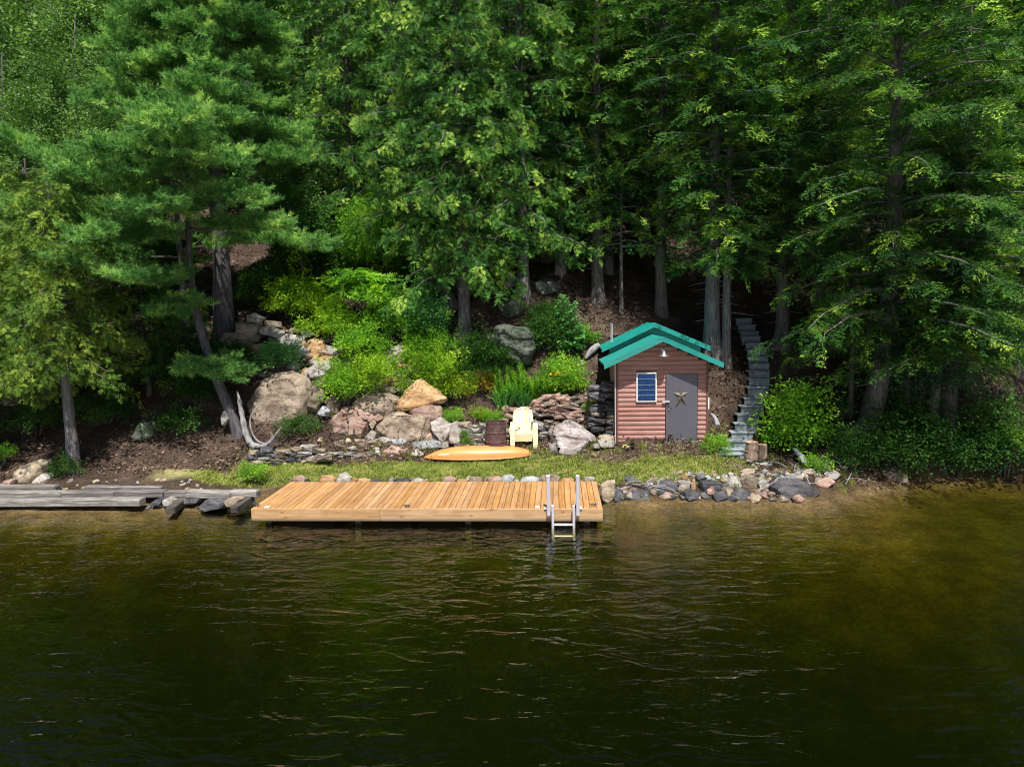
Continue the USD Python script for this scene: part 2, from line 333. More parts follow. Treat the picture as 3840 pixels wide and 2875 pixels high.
for px, py in ((0, 1910), (500, 1905), (800, 1905), (2290, 1875), (2400, 1890), (2550, 1872), (2700, 1880), (2900, 1880), (3060, 1890), (3200, 1850), (3400, 1800), (3620, 1790), (3840, 1790)):
    p = at_z(px, py, -0.03); ctrl.append((p[0], p[1], -0.03))
for x in (0.3, 2.5, 5, 7.8):
    ctrl += [(x, 0.0, -.75), (x, 1.7, -.55), (x, 2.38, -.3), (x, 2.62, .40)]
for px, py, y in ((1100, 1790, 2.75), (1600, 1790, 2.75), (2200, 1790, 2.75), (700, 1810, 2.5), (300, 1830, 2.2), (1600, 1725, 4.0), (2000, 1725, 3.9), (2310, 1674, 4.1), (2480, 1670, 4.1), (2650, 1663, 4.1), (2750, 1712, 3.6),
                  (1250, 1745, 3.8), (900, 1745, 3.7), (600, 1745, 3.5), (2450, 1760, 2.9), (2650, 1790, 2.7), (2900, 1800, 2.6), (3000, 1760, 3.2), (3150, 1770, 3.6),
                  (1900, 1690, 4.4), (1700, 1700, 4.4), (2150, 1680, 4.3), (1500, 1655, 4.6), (1300, 1660, 4.5), (1100, 1660, 4.5), (900, 1640, 4.5), (280, 1770, 3.2), (60, 1800, 2.9), (500, 1640, 4.6), (200, 1650, 4.9), (100, 1500, 6.2), (450, 1450, 6.6), (650, 1480, 6.0),
                  (1700, 1600, 5.1), (1900, 1590, 5.2), (2100, 1570, 5.3), (2250, 1540, 5.5), (1950, 1480, 6.1), (2150, 1470, 6.2), (1700, 1500, 5.9),
                  (1100, 1530, 5.2), (1350, 1500, 5.5), (1100, 1400, 6.0), (1300, 1400, 6.1), (1500, 1380, 6.4), (900, 1380, 6.4), (1000, 1290, 7.1), (1200, 1290, 7.1), (840, 1245, 7.9), (700, 1290, 7.6), (1400, 1230, 7.6), (1600, 1260, 7.6),
                  (1740, 1245, 7.9), (1690, 1150, 8.9), (1960, 1110, 9.3), (2100, 1030, 10.6), (1900, 1330, 7.2), (2100, 1320, 7.4), (2240, 1130, 9.5), (2280, 1030, 11.0), (2200, 1400, 6.8),
                  (2500, 1170, 9.4), (2670, 1325, 7.2), (2725, 1345, 7.1), (2930, 1275, 7.9), (3050, 1400, 6.6), (3260, 1615, 5.2), (3100, 1560, 5.6), (3500, 1560, 5.8), (3820, 1400, 7.2), (3600, 1350, 7.8), (3400, 1740, 4.5), (3700, 1740, 4.6)):
    cp(px, py, y)
# the flight of steps
STEPS = []
for k, (xl, xr, yt, yb) in enumerate(((115, 375, 1525, 1568), (168, 390, 1478, 1532), (210, 462, 1392, 1455), (256, 482, 1300, 1362), (295, 525, 1208, 1266), (318, 540, 1116, 1180), (355, 592, 1030, 1096), (390, 606, 945, 1000),
                                      (428, 640, 835, 890), (440, 650, 745, 803), (440, 653, 665, 720), (442, 648, 585, 642), (436, 636, 515, 570), (421, 620, 440, 500), (405, 594, 370, 430), (366, 554, 306, 360), (350, 540, 255, 305), (330, 508, 185, 240), (305, 470, 120, 168))):
    y = 3.75 + .33 * k
    xl, xr, yt, yb = 2650 + xl / 2.76, 2650 + xr / 2.76, 1150 + yt / 2.76, 1150 + yb / 2.76
    L, R, T = at(xl, yb, y), at(xr, yb, y), at((xl + xr) / 2, yt, y)
    STEPS.append((L, R, T[2]))
    ctrl.append(((L[0] + R[0]) / 2, y + .1, (L[2] + R[2]) / 2 - .26))
for x in (-60, -30, -18, -10, -4, 2, 8, 14, 20, 26, 34, 50, 75):
    for y, z in ((13, 6.6), (17, 9.2), (22, 12.3), (30, 17.5), (42, 24), (60, 33), (90, 46)):
        ctrl.append((x, y, z))
    s = 1.25 if x < 8 else 1.0
    for y, z in (((-2.5, -1.0), (-5, -2.2), (-9, -4.6), (-16, -6), (-40, -7), (-90, -9)) if x < 9 else ((-.8, -.42), (-2.5, -.78), (-5, -1.6), (-9, -3.8), (-16, -4.5), (-40, -7), (-90, -9))):
        ctrl.append((x, y, z))
for x in (-60, -35, -20, -13):
    ctrl += [(x, 1.4, 0), (x, 3.5, .8), (x, 6, 2.0), (x, 9, 4.0)]
for x in (25, 32, 45, 75):
    ctrl += [(x, 4.0, 0), (x, 5.5, .7), (x, 9, 3.6)]
ctrl = np.array(ctrl)
rbf = RBFInterpolator(ctrl[:, :2], ctrl[:, 2], kernel='linear', smoothing=.02)


def axis_points(a, b, fa, fb, fine, coarse):
    mid = np.arange(fa, fb, fine)
    n1 = max(3, int(math.log((fa - a) / fine) / math.log(1 + coarse))); n2 = max(3, int(math.log((b - fb) / fine) / math.log(1 + coarse)))
    g1 = fa - np.geomspace(fine, fa - a, n1)[::-1]; g2 = fb + np.geomspace(fine, b - fb, n2) - fine
    return np.unique(np.r_[g1, mid, g2])


GX = axis_points(-90, 110, -10, 21, .12, .10); GY = axis_points(-90, 110, -1.0, 11.0, .11, .09)
gx, gy = np.meshgrid(GX, GY, indexing='ij')
gz = rbf(np.stack([gx.ravel(), gy.ravel()], 1)).reshape(gx.shape)
_p = np.stack([gx.ravel(), gy.ravel(), np.zeros(gx.size)], 1)
lawn = np.clip(1 - np.abs((gy - 3.25) / .95), 0, 1) ** .35 * ((gx > -2.5) & (gx < 13.0))
_st = np.array([((L[0] + R[0]) / 2, (L[1] + R[1]) / 2) for L, R, _ in STEPS]); _d = np.min(np.hypot(gx[..., None] - _st[:, 0], gy[..., None] - _st[:, 1]), -1)
rough = np.clip((_d - .6) / 1.2, .05, 1) * (.10 + .35 * np.clip((gy - 8) / 10, 0, 1)) * (1 - .85 * lawn)
gz += ((noise3(_p, .9, 3) * .9 + noise3(_p, 3.2, 5) * .35) - .0).reshape(gx.shape) * rough * 1.2
surface_z = RegularGridInterpolator((GX, GY), gz, bounds_error=False, fill_value=0)


def gnd(x, y):
    return float(surface_z((x, y)))


def hit(px, py):
    """Where the line of sight of a pixel meets the ground."""
    d = ray(px, py); t = np.linspace(14, 70, 2800)
    p = EYE + d * t[:, None]
    k = np.argmax(p[:, 2] < surface_z(p[:, :2]))
    return p[k]


nx, ny = gx.shape
ii, jj = np.meshgrid(np.arange(nx - 1), np.arange(ny - 1), indexing='ij')
q = np.stack([ii * ny + jj, (ii + 1) * ny + jj, (ii + 1) * ny + jj + 1, ii * ny + jj + 1], -1).reshape(-1, 4)
GV = np.stack([gx, gy, gz], -1).reshape(-1, 3)
# how grassy the ground is, before noise breaks the edge of it up
g_mask = np.clip((.95 - np.abs(gy - 3.35)) / .45, 0, 1) * np.clip((gx + 2.2 + 2.2 * (gy < 3.1)) / .8, 0, 1) * np.clip((12.9 - gx) / .6, 0, 1)
bare = np.exp(-(((gx - 9.0) / 1.5) ** 2 + ((gy - 3.75) / .5) ** 2)) + np.exp(-(((gx - 12.3) / 1.1) ** 2 + ((gy - 3.2) / .6) ** 2)) * .7 + np.exp(-(((gx - 3.2) / 2.6) ** 2 + ((gy - 3.9) / .35) ** 2)) * .6 + np.exp(-(((gx - 1.2) / 2.2) ** 2 + ((gy - 4.05) / .35) ** 2)) + np.exp(-(((gx - 10.9) / .7) ** 2 + ((gy - 3.8) / .25) ** 2)) * .8
g_mask = np.clip(g_mask - bare * 1.25, 0, 1)
M['ground'] = mat('forest_floor', {
    'g': ('geometry', {}), 'at': ('attribute', {'attribute': 'grassy'}), 'sx': ('separate_xyz', {}),
    'n1': ('noise_texture', {'scale': 1.1, 'detail': 9, 'roughness': .7}), 'n2': ('noise_texture', {'scale': 14, 'detail': 6, 'roughness': .75}),
    'r1': ('rgb_ramp', {'ramp': [(.32, (.014, .010, .008)), (.48, (.045, .031, .024)), (.62, (.105, .072, .054)), (.78, (.24, .175, .135))]}),
    'mx': ('math', {'math_type': 'multiply_add', 'value2': .55}), 'ms': ('math', {'math_type': 'multiply', 'value2': .45}),
    'r2': ('rgb_ramp', {'ramp': [(.28, (.09, .13, .03)), (.44, (.17, .19, .055)), (.58, (.33, .28, .14)), (.75, (.45, .37, .23))]}),
    'gm': ('mix', {}), 'ga': ('math', {'math_type': 'multiply_add', 'value2': 1.0}), 'gn': ('map_range', {'to_min': -.45, 'to_max': .35}), 'gc': ('clamp', {}),
    'wet': ('map_range', {'from_min': .0, 'from_max': .30, 'to_min': 1, 'to_max': 0, 'clamp': True}),
    'r3': ('rgb_ramp', {'ramp': [(.32, (.022, .016, .008)), (.48, (.085, .058, .026)), (.60, (.19, .13, .06)), (.76, (.32, .24, .13))]}), 'wm': ('mix', {}),
    'b': ('bump', {'strength': .9, 'distance': .05}), 'p': ('principled_bsdf', {'roughness': .95, 'specular_ior_level': .1})},
    [('g.position', 'n1.vector'), ('g.position', 'n2.vector'), ('g.position', 'sx.vector'), ('n1.fac', 'mx.value1'), ('n2.fac', 'ms.value1'), ('ms.value', 'mx.value3'), ('mx.value', 'r1.fac'), ('mx.value', 'r2.fac'), ('mx.value', 'r3.fac'),
     ('n1.fac', 'gn.value'), ('at.fac', 'ga.value1'), ('gn.result', 'ga.value3'), ('ga.value', 'gc.value'), ('gc.result', 'gm.fac'), ('r1.color', 'gm.color1'), ('r2.color', 'gm.color2'),
     ('sx.z', 'wet.value'), ('wet.result', 'wm.fac'), ('gm.color', 'wm.color1'), ('r3.color', 'wm.color2'), ('wm.color', 'p.base_color'), ('n2.fac', 'b.height'), ('b.normal', 'p.normal')], 'p.BSDF')
ground = part('ground', trimesh.Trimesh(GV, np.vstack([q[:, [0, 1, 2]], q[:, [0, 2, 3]]]), process=False), M['ground'], smooth=True, kind='structure')
UsdGeom.PrimvarsAPI(ground).CreatePrimvar('grassy', Sdf.ValueTypeNames.FloatArray, 'vertex').Set(Vt.FloatArray.FromNumpy(g_mask.ravel().astype(np.float32)))

# the lake: a closed body, its surface stirred by wind
WX = axis_points(-85, 105, -9, 24, .11, .14); WY = axis_points(-85, 7, -14, 5.0, .09, .14)
wx, wy = np.meshgrid(WX, WY, indexing='ij')
_p = np.stack([wx.ravel() * .8 + .25 * wy.ravel(), wy.ravel() * 1.9, np.zeros(wx.size)], 1)
_q = np.stack([wx.ravel() * .75 - .55 * wy.ravel(), wy.ravel() * 1.5 + .45 * wx.ravel(), np.zeros(wx.size)], 1)
wz = (noise3(_p, .75, 21, 3) * .030 + noise3(_q, .9, 33, 2) * .022).reshape(wx.shape) * np.clip((3.2 - wy) / 4, .25, 1)
a_, b_ = wx.shape
ii, jj = np.meshgrid(np.arange(a_ - 1), np.arange(b_ - 1), indexing='ij')
q = np.stack([ii * b_ + jj, (ii + 1) * b_ + jj, (ii + 1) * b_ + jj + 1, ii * b_ + jj + 1], -1).reshape(-1, 4)
top = np.stack([wx, wy, wz - .035], -1).reshape(-1, 3)
edge = np.r_[np.arange(a_) * b_, (a_ - 1) * b_ + np.arange(1, b_), (np.arange(a_ - 1)[::-1]) * b_ + b_ - 1, np.arange(1, b_ - 1)[::-1]]
low = top[edge].copy(); low[:, 2] = -14
n0 = len(top); k = np.arange(len(edge)); k2 = (k + 1) % len(edge)
side = np.vstack([np.stack([edge[k], n0 + k, edge[k2]], 1), np.stack([edge[k2], n0 + k, n0 + k2], 1)])
cen = n0 + len(edge)
bot = np.stack([n0 + k2, n0 + k, np.full(len(k), cen)], 1)
lake = trimesh.Trimesh(np.vstack([top, low, [[5, -30, -14]]]), np.vstack([q[:, [0, 1, 2]], q[:, [0, 2, 3]], side, bot]), process=False)
part('lake_water', lake, M['water'], smooth=True, kind='structure')

# ---------------------------------------------------------------- the dock
DZ, DL, DD = 0.38, 8.2, 2.44
dock = thing('dock', 'long new wooden dock of golden boards floating along the shore', 'dock')
NB = 58; BW = DL / NB
for k in range(NB):
    j = rng.uniform(-.004, .004)
    part('deck_board', box(k * BW + .0045, (k + 1) * BW - .0045, .034, DD + j, DZ - .032, DZ + rng.uniform(-.0015, .0015), .005), M['deck'], dock)
part('fascia_board', box(0, 3.06, -.006, .030, DZ - .292, DZ - .001), M['fascia'], dock, label='darker pinkish left front board of the dock')
part('fascia_board', box(3.066, DL, -.006, .030, DZ - .292, DZ - .001), M['fascia'], dock)
part('side_board', box(-.002, .036, .032, DD - .05, DZ - .29, DZ - .036), M['fascia'], dock)
part('side_board', box(DL - .036, DL + .002, .032, DD - .05, DZ - .29, DZ - .036), M['fascia'], dock)
part('back_board', box(.04, DL - .04, DD - .09, DD - .05, DZ - .29, DZ - .036), M['fascia'], dock)
for x in (.35, 2.5, 5.1, 7.85):
    part('post', box(x - .07, x + .07, .12, .26, -1.0, DZ - .04), M['timber_dark'], dock)
    part('post', box(x - .07, x + .07, 1.75, 1.89, -.7, DZ - .04), M['timber_dark'], dock)
for x in (1.3, 3.2, 4.4, 6.3):
    part('float', box(x - .5, x + .5, .45, 1.6, -.22, DZ - .29), M['black'], dock)
for px, py in ((962, 1899), (1527, 1902), (2225, 1897)):
    p = at_z(px, py, DZ)
    c = sub('mooring_cleat', dock)
    part('horn', tube([(p[0] - .10, p[1], DZ + .045), (p[0] - .05, p[1], DZ + .055), (p[0] + .05, p[1], DZ + .055), (p[0] + .10, p[1], DZ + .045)], [.008, .013, .013, .008], 8), M['dull'], c)
    part('foot', box(p[0] - .045, p[0] - .015, p[1] - .018, p[1] + .018, DZ + .002, DZ + .05), M['dull'], c)
    part('foot', box(p[0] + .015, p[0] + .045, p[1] - .018, p[1] + .018, DZ + .002, DZ + .05), M['dull'], c)
for px, py in ((1003, 1902), (2015, 1902)):
    p = at_z(px, py, DZ)
    part('reflector', box(p[0] - .055, p[0] + .055, p[1] - .045, p[1] + .045, DZ + .002, DZ + .028), M['white'], dock)

lad = thing('dock_ladder', 'silver swimming ladder with tall handrails clamped to the right end of the dock', 'ladder')
for x, s in ((6.97, -1), (7.635, 1)):
    part('handrail', cat_mesh([box(x - .04, x + .04, -.085, -.012, DZ - .15, DZ + .80, .012), box(x - .018, x - .004, -.090, -.084, DZ - .14, DZ + .78, .002), box(x + .006, x + .020, -.090, -.084, DZ - .14, DZ + .78, .002)]), M['alu'], lad)
    part('bracket', box(x + s * .045 - (.05 if s < 0 else 0), x + s * .045 + (.05 if s > 0 else 0), -.04, .17, DZ + .002, DZ + .02), M['alu'], lad)
for x in (7.065, 7.54):
    part('side_rail', box(x - .028, x + .028, -.16, -.095, -.32, DZ + .13, .01), M['alu'], lad)
for z in (DZ - .33, DZ - .60):
    part('rung', box(7.095, 7.51, -.165, -.085, z - .018, z + .018, .012), M['alu'], lad)

# ---------------------------------------------------------------- the shed
HY = 4.2                                    # its front wall
HX0, HX1, HZ = 8.87, 11.43, 1.0
shed = thing('shed', 'small red log-sided shed with stepped green gable roofs at the foot of the stairs', 'shed')


def hpt(zx, zy, y=HY):
    return at(2230 + zx / 3.184, 1180 + zy / 3.184, y)


FY = HY - .37                               # front edge of the lower roof
APX = hpt(815, 262, FY); EL = hpt(112, 592, FY); ER = hpt(1540, 577, FY)
AX, AZ = APX[0], APX[2]; EZ = (EL[2] + ER[2]) / 2; EX0, EX1 = EL[0], ER[0]
SLOPE = (AZ - EZ) / ((EX1 - EX0) / 2)


def roof_z(x):
    return AZ - abs(x - AX) * SLOPE


W0, W1 = hpt(497, 690), hpt(738, 1037)      # window corners
D0, D1 = hpt(850, 703), hpt(1222, 1500)     # door corners
WX0, WX1, WZ1, WZ0 = W0[0], W1[0], W0[2], W1[2]
DX0, DX1, DZ1, DZ0 = D0[0], D1[0], D0[2], D1[2]
# the wall behind the boards
poly = [(HX0, HZ - .25), (HX1, HZ - .25), (HX1, roof_z(HX1) - .17), (AX, AZ - .17), (HX0, roof_z(HX0) - .17)]
from shapely.geometry import Polygon


def slab_xz(poly, y0, y1):
    m = trimesh.creation.extrude_polygon(Polygon(poly), y1 - y0)
    v = m.vertices.copy(); m.vertices = np.stack([v[:, 0], y1 - v[:, 2], v[:, 1]], 1); m.fix_normals(); return m


part('front_wall', slab_xz(poly, HY + .03, HY + .10), M['trim'], shed)
part('side_wall', box(HX0, HX0 + .07, HY + .10, HY + 3.2, HZ - .25, roof_z(HX0) - .12), M['siding'], shed)
part('side_wall', box(HX1 - .07, HX1, HY + .10, HY + 3.2, HZ - .25, roof_z(HX1) - .12), M['siding'], shed)
part('back_wall', box(HX0 + .07, HX1 - .07, HY + 3.1, HY + 3.2, HZ - .25, EZ), M['siding'], shed)


def log_board(x0, x1, z0, h, y):
    """One rounded log-siding board."""
    a = np.linspace(0, 1, 7)
    prof = np.stack([y - .022 * np.sin(np.pi * np.clip(a, .0, 1)) ** .6 - .004, z0 + a * (h - .007)], 1)
    prof = np.vstack([prof, [y, z0 + h - .007], [y, z0]]); n = len(prof)
    v = np.vstack([np.c_[np.full(n, x0), prof], np.c_[np.full(n, x1), prof]])
    f = []
    for k in range(n):
        f += [(k, (k + 1) % n, n + k), ((k + 1) % n, n + (k + 1) % n, n + k)]
    for k in range(1, n - 1):
        f += [(0, k + 1, k), (n, n + k, n + k + 1)]
    m = trimesh.Trimesh(v, f, process=False); m.fix_normals(); return m


BH = .1335; z = HZ - .02; CT = .055         # board height, corner trim
while z < AZ - .20:
    zt = z + BH
    half = (AZ - .065 - zt) / SLOPE
    a, b = max(HX0 + CT, AX - half), min(HX1 - CT, AX + half)
    spans = [(a, b)]
    for hx0, hx1, hz0, hz1 in ((WX0 - .005, WX1 + .005, WZ0, WZ1), (DX0 - .012, DX1 + .012, DZ0 - .2, DZ1)):
        if z < hz1 - .02 and zt > hz0 + .02:
            new = []
            for s0, s1 in spans:
                if s0 < hx0: new.append((s0, min(s1, hx0)))
                if s1 > hx1: new.append((max(s0, hx1), s1))
            spans = new
    for s0, s1 in spans:
        if s1 - s0 > .03:
            part('siding_board', log_board(s0, s1, z, BH, HY + .03), M['siding'], shed, smooth=50)
    z = zt
for x0, x1 in ((HX0, HX0 + CT - .003), (HX1 - CT + .003, HX1)):
    part('corner_trim', box(x0, x1, HY - .012, HY + .05, HZ - .22, roof_z(x0) - .16), M['trim'], shed)
part('sill_beam', box(HX0 + .02, HX1 - .02, HY - .06, HY + .09, HZ - .24, HZ - .025), M['timber'], shed)
# window: a white frame round five tilted glass slats
w = sub('window', shed); fw = .034
part('frame', cat_mesh([box(WX0, WX0 + fw, HY - .045, HY + .05, WZ0, WZ1), box(WX1 - fw, WX1, HY - .045, HY + .05, WZ0, WZ1),
                        box(WX0 + fw, WX1 - fw, HY - .043, HY + .05, WZ1 - fw, WZ1 - .001), box(WX0 + fw, WX1 - fw, HY - .043, HY + .05, WZ0 + .001, WZ0 + fw)]), M['white'], w)
part('blind', box(WX0 + fw + .002, WX1 - fw - .002, HY + .020, HY + .028, WZ0 + fw, WZ1 - fw, .001), M['curtain'], w)  # added panel; its blue stands in for sky mirrored in the slats
sh = (WZ1 - WZ0 - 2 * fw) / 5
for k in range(5):
    z0 = WZ0 + fw + k * sh; x0, x1 = WX0 + fw + .004, WX1 - fw - .004
    v = np.array([(x, y, zz) for x in (x0, x1) for y, zz in ((HY - .040, z0 + .004), (HY - .034, z0 + .004), (HY + .010, z0 + sh), (HY + .004, z0 + sh))])
    part('glass_slat', trimesh.convex.convex_hull(v), M['glass'], w)
    part('slat_rail', box(x0, x1, HY - .048, HY - .041, z0 - .001, z0 + .003, .001), M['pipe'], w)
# door
d = sub('door', shed)
part('leaf', box(DX0 + .006, DX1 - .006, HY - .022, HY + .028, DZ0, DZ1 - .006, .006), M['door'], d)
part('threshold', box(DX0 - .02, DX1 + .02, HY - .07, HY + .028, DZ0 - .05, DZ0 - .006), M['step'], d)
hx = DX0 + .075
hz = hpt(870, 1075)[2]
part('handle', cat_mesh([tube([(hx, HY - .022, hz), (hx, HY - .075, hz)], .012, 10), tube([(hx - .005, HY - .075, hz), (hx + .09, HY - .072, hz - .004)], .011, 10), lathe([(0, -.008), (.03, -.008), (.03, .008), (0, .008)], 16).apply_transform(trimesh.transformations.rotation_matrix(np.pi / 2, [1, 0, 0])).apply_translation((hx, HY - .028, hz))]), M['dull'], d, smooth=40)
part('deadbolt', lathe([(0, -.03), (.024, -.03), (.03, 0), (0, 0)], 16).apply_transform(trimesh.transformations.rotation_matrix(-np.pi / 2, [1, 0, 0])).apply_translation((hx + .01, HY - .022, hz - .12)), M['steel'], d, smooth=40)
part('hasp', box(DX0 - .10, DX0 + .10, HY - .062, HY - .023, hz + .075, hz + .115), M['pipe'], d)
for zz in (DZ0 + .25, DZ1 - .35):
    part('hinge', tube([(DX1 - .004, HY - .026, zz), (DX1 - .004, HY - .026, zz + .10)], .009, 8), M['dull'], d)
# roofs
BY = FY + 2.1; TH = .045; DROP = .04
bk = [at(2230 + a / 3.184, 1180 + b / 3.184, BY) for a, b in ((712, 95), (84, 424), (1383, 350))]
AX2, AZ2 = bk[0][0], bk[0][2]; EX2, EX3 = bk[1][0], bk[2][0]; EZ2 = (bk[1][2] + bk[2][2]) / 2


def roof_pair(name, ax, az, e0, e1, ez, y0, y1, drop):
    for ex, lab in ((e0, None), (e1, None)):
        v = []
        for y, dz in ((y0, 0), (y1, -drop)):
            v += [(ax, y, az + dz), (ex, y, ez + dz), (ax, y, az + dz - TH), (ex, y, ez + dz - TH)]
        part(name, trimesh.convex.convex_hull(np.array(v)), M['green'], shed)


def barge(ax, az, e0, e1, ez, y, h):
    for ex in (e0, e1):
        s = .012 if ex < ax else -.012
        v = [(xx, yy, zz) for yy in (y - .028, y - .002) for xx, zz in ((ax, az + .012), (ax, az - h), (ex, ez + .012), (ex, ez - h))]
        part('barge_board', trimesh.convex.convex_hull(np.array(v)), M['green'], shed)


roof_pair('roof_panel', AX, AZ, EX0, EX1, EZ, FY, BY + .25, DROP)
barge(AX, AZ, EX0, EX1, EZ, FY, .135)
roof_pair('upper_roof_panel', AX2, AZ2, EX2, EX3, EZ2, BY, BY + 1.7, DROP)
barge(AX2, AZ2, EX2, EX3, EZ2, BY, .135)
part('upper_gable', slab_xz([(EX2 + .25, EZ2 - .45), (EX3 - .25, EZ2 - .45), (EX3 - .25, EZ2 - .02), (AX2, AZ2 - .09), (EX2 + .25, EZ2 - .02)], BY + .20, BY + .25), M['green'], shed)
part('downpipe', tube([(HX0 - .03, HY - .03, HZ - .2), (HX0 - .035, HY - .03, roof_z(HX0) - .2)], .016, 8), M['pipe'], shed)
for zx in (196, 212):
    a = at(2230 + zx / 3.184, 1180 + 345 / 3.184, BY + .4); b = at(2230 + zx / 3.184, 1180 + (95 if zx < 200 else 108) / 3.184, BY + .4)
    part('vent_pipe', tube([(a[0], a[1], a[2] - .25), b], .011, 8), M['pipe'], shed)
a = hpt(1378, 1080); part('drain_spout', box(HX1 + .002, HX1 + .045, HY + .05, HY + .10, a[2] - .12, a[2] + .22), M['white'], shed)

# bell lamp over the door
LP = HY - .27
lc = hpt(826, 495, LP)
lamp = thing('wall_lamp', 'bell-shaped metal lamp on the shed wall under the gable', 'lamp')
part('shade', lathe([(.012, .155), (.03, .15), (.05, .10), (.065, .05), (.115, .004), (.128, -.006), (.118, -.006), (.06, .045), (.01, .12)], 28).apply_translation((lc[0], LP, lc[2] + .006)), M['steel'], lamp, smooth=40)
part('arm', tube(spline([(lc[0], HY + .004, lc[2] + .14), (lc[0], HY - .08, lc[2] + .22), (lc[0], LP + .04, lc[2] + .225), (lc[0], LP, lc[2] + .15)], 12), .011, 8), M['steel'], lamp)
part('wall_plate', lathe([(0, 0), (.055, 0), (.05, .015), (0, .02)], 20).apply_transform(trimesh.transformations.rotation_matrix(np.pi / 2, [1, 0, 0])).apply_translation((lc[0], HY + .008, lc[2] + .14)), M['steel'], lamp, smooth=40)
part('bulb', trimesh.creation.icosphere(2, .035).apply_translation((lc[0], LP, lc[2] + .02)), M['white'], lamp, smooth=True)

# five-pointed star on the door
tips = [hpt(*t, HY - .03) for t in ((1028, 842), (1117, 925), (1097, 1085), (958, 1112), (938, 932))]
inn = [hpt(*t, HY - .03) for t in ((1050, 925), (1070, 982), (1033, 1030), (990, 985), (1003, 930))]
c0 = hpt(1035, 970, HY - .09); cb = hpt(1035, 970, HY - .026)
v = []
for k in range(5):
    v += [tips[k], inn[k]]
v = np.array(v + [c0, cb]); f = []
for k in range(10):
    f += [(10, k, (k + 1) % 10), (11, (k + 1) % 10, k)]
part('barn_star', trimesh.Trimesh(v, f, process=False), M['star'], label='five-pointed tin star hanging on the grey shed door', cat='star')

# ---------------------------------------------------------------- steps up the slope
stairs = thing('staircase', 'curving flight of grey timber steps climbing the slope right of the shed', 'stairs')
for k, (L, R, zt) in enumerate(STEPS):
    s = sub('step', stairs)
    zt = max(zt, L[2] + .05); dy = .36 if k < len(STEPS) - 1 else .5
    tilt = R[1] - L[1]
    if k:
        part('riser', box(L[0], R[0], L[1], L[1] + .06, min(L[2], R[2]) - .12, zt - .035), M['step'], s)
    part('tread', box(L[0] - .015, R[0] + .015, L[1] - .02, L[1] + dy, zt - .033, zt), M['step'], s)

# chopping-block log rounds
for px, py, w, h, lab, z_up in ((2815, 1721, 48, 32, 'lower log round of the stack of two beside the bottom step', 0), (2816, 1691, 45, 34, 'log round stacked on top of another beside the steps', 1), (2858, 1716, 32, 50, 'upright grey log round behind the stack of two log rounds', 0)):
    y = 3.45 if z_up == 0 and w > 40 else (3.45 if w > 40 else 3.7)
    b = at(px, py, y) + [.02 * z_up, 0, 0]; r = w / 2 / FPX * 19.3; hh = h / FPX * 19.3 * 1.02
    t = thing('log_round', lab, 'log', 'log rounds beside the steps')
    zz = np.linspace(0, hh, 5)
    part('bark', tube([(b[0] + .01 * math.sin(9 * q_), b[1], b[2] + q_) for q_ in zz], r * (1 + .05 * np.sin(zz * 23)), 18, cap=False), M['bark_log'], t, smooth=50)
    part('cut_face', lathe([(0, 0), (r * .97, -.002), (r * .97, -.01)], 18).apply_translation((b[0], b[1], b[2] + hh - .001)), M['endgrain'], t)

# ---------------------------------------------------------------- kayak, drum, chairs
KL, KR = at(1588, 1731, 3.72), at(2013, 1713, 3.95)
kz = min(KL[2], KR[2])
ax_ = KR - KL; Lk = float(np.linalg.norm(ax_[:2])); ka = math.degrees(math.atan2(ax_[1], ax_[0]))
kay = thing('kayak', 'orange kayak lying upside down on the grass in front of the chairs', 'kayak', loc=((KL[0] + KR[0]) / 2, (KL[1] + KR[1]) / 2 + .25, (gnd(KL[0], KL[1]) + gnd(KR[0], KR[1])) / 2 + .02), rotz=ka)
ts = np.linspace(-1, 1, 41); secs = []
for t in ts:
    w_ = .37 * max(0, 1 - abs(t) ** 2.3) ** .8 + .006
    tl = (t + 1) / 2
    hgt = .30 * (1 - abs(t) ** 2.5) ** .78 * (1 - .10 * t) if abs(t) < 1 else 0
    hgt = max(.03, hgt) + (.05 * t if t > 0 else 0) * (1 - abs(t))
    z0 = .035 + .05 * max(0, t) ** 2
    a = np.linspace(0, np.pi, 17)
    prof = np.stack([np.sign(np.cos(a)) * abs(np.cos(a)) ** .75 * w_, z0 + np.sin(a) ** .80 * hgt], 1)
    secs.append(np.c_[np.full(17, t * Lk / 2), -prof[:, 0], prof[:, 1]])
sv = np.array(secs); n, m = sv.shape[:2]
ii, jj = np.meshgrid(np.arange(n - 1), np.arange(m - 1), indexing='ij')
q = np.stack([ii * m + jj, ii * m + jj + 1, (ii + 1) * m + jj + 1, (ii + 1) * m + jj], -1).reshape(-1, 4)
v = sv.reshape(-1, 3)
hull = trimesh.Trimesh(v, np.vstack([q[:, [0, 1, 2]], q[:, [0, 2, 3]]]), process=False)
hull.invert() if hull.face_normals[len(hull.faces) // 4][2] < 0 else None
part('hull', hull, M['kayak'], kay, smooth=60)
rim = np.array([s_[0] for s_ in secs]); rim2 = np.array([s_[-1] for s_ in secs])
part('gunwale', cat_mesh([tube(rim + [0, -.012, -.004], .018, 6), tube(rim2 + [0, .012, -.004], .018, 6)]), M['kayak'], kay, smooth=40)
part('deck_shell', trimesh.Trimesh(np.vstack([rim, rim2]) - [0, 0, .006], [(k, k + 1, 41 + k) for k in range(40)] + [(k + 1, 42 + k, 41 + k) for k in range(40)], process=False), M['kayak'], kay)
sel = sv[5:10, 2:4]  # faded lettering patch near the bow
dv = (sel + [0, -.006, .004]).reshape(-1, 3); dq = [(k * 2, k * 2 + 1, k * 2 + 3, k * 2 + 2) for k in range(4)]
part('faded_lettering', (dv, dq), M['decal'], kay)

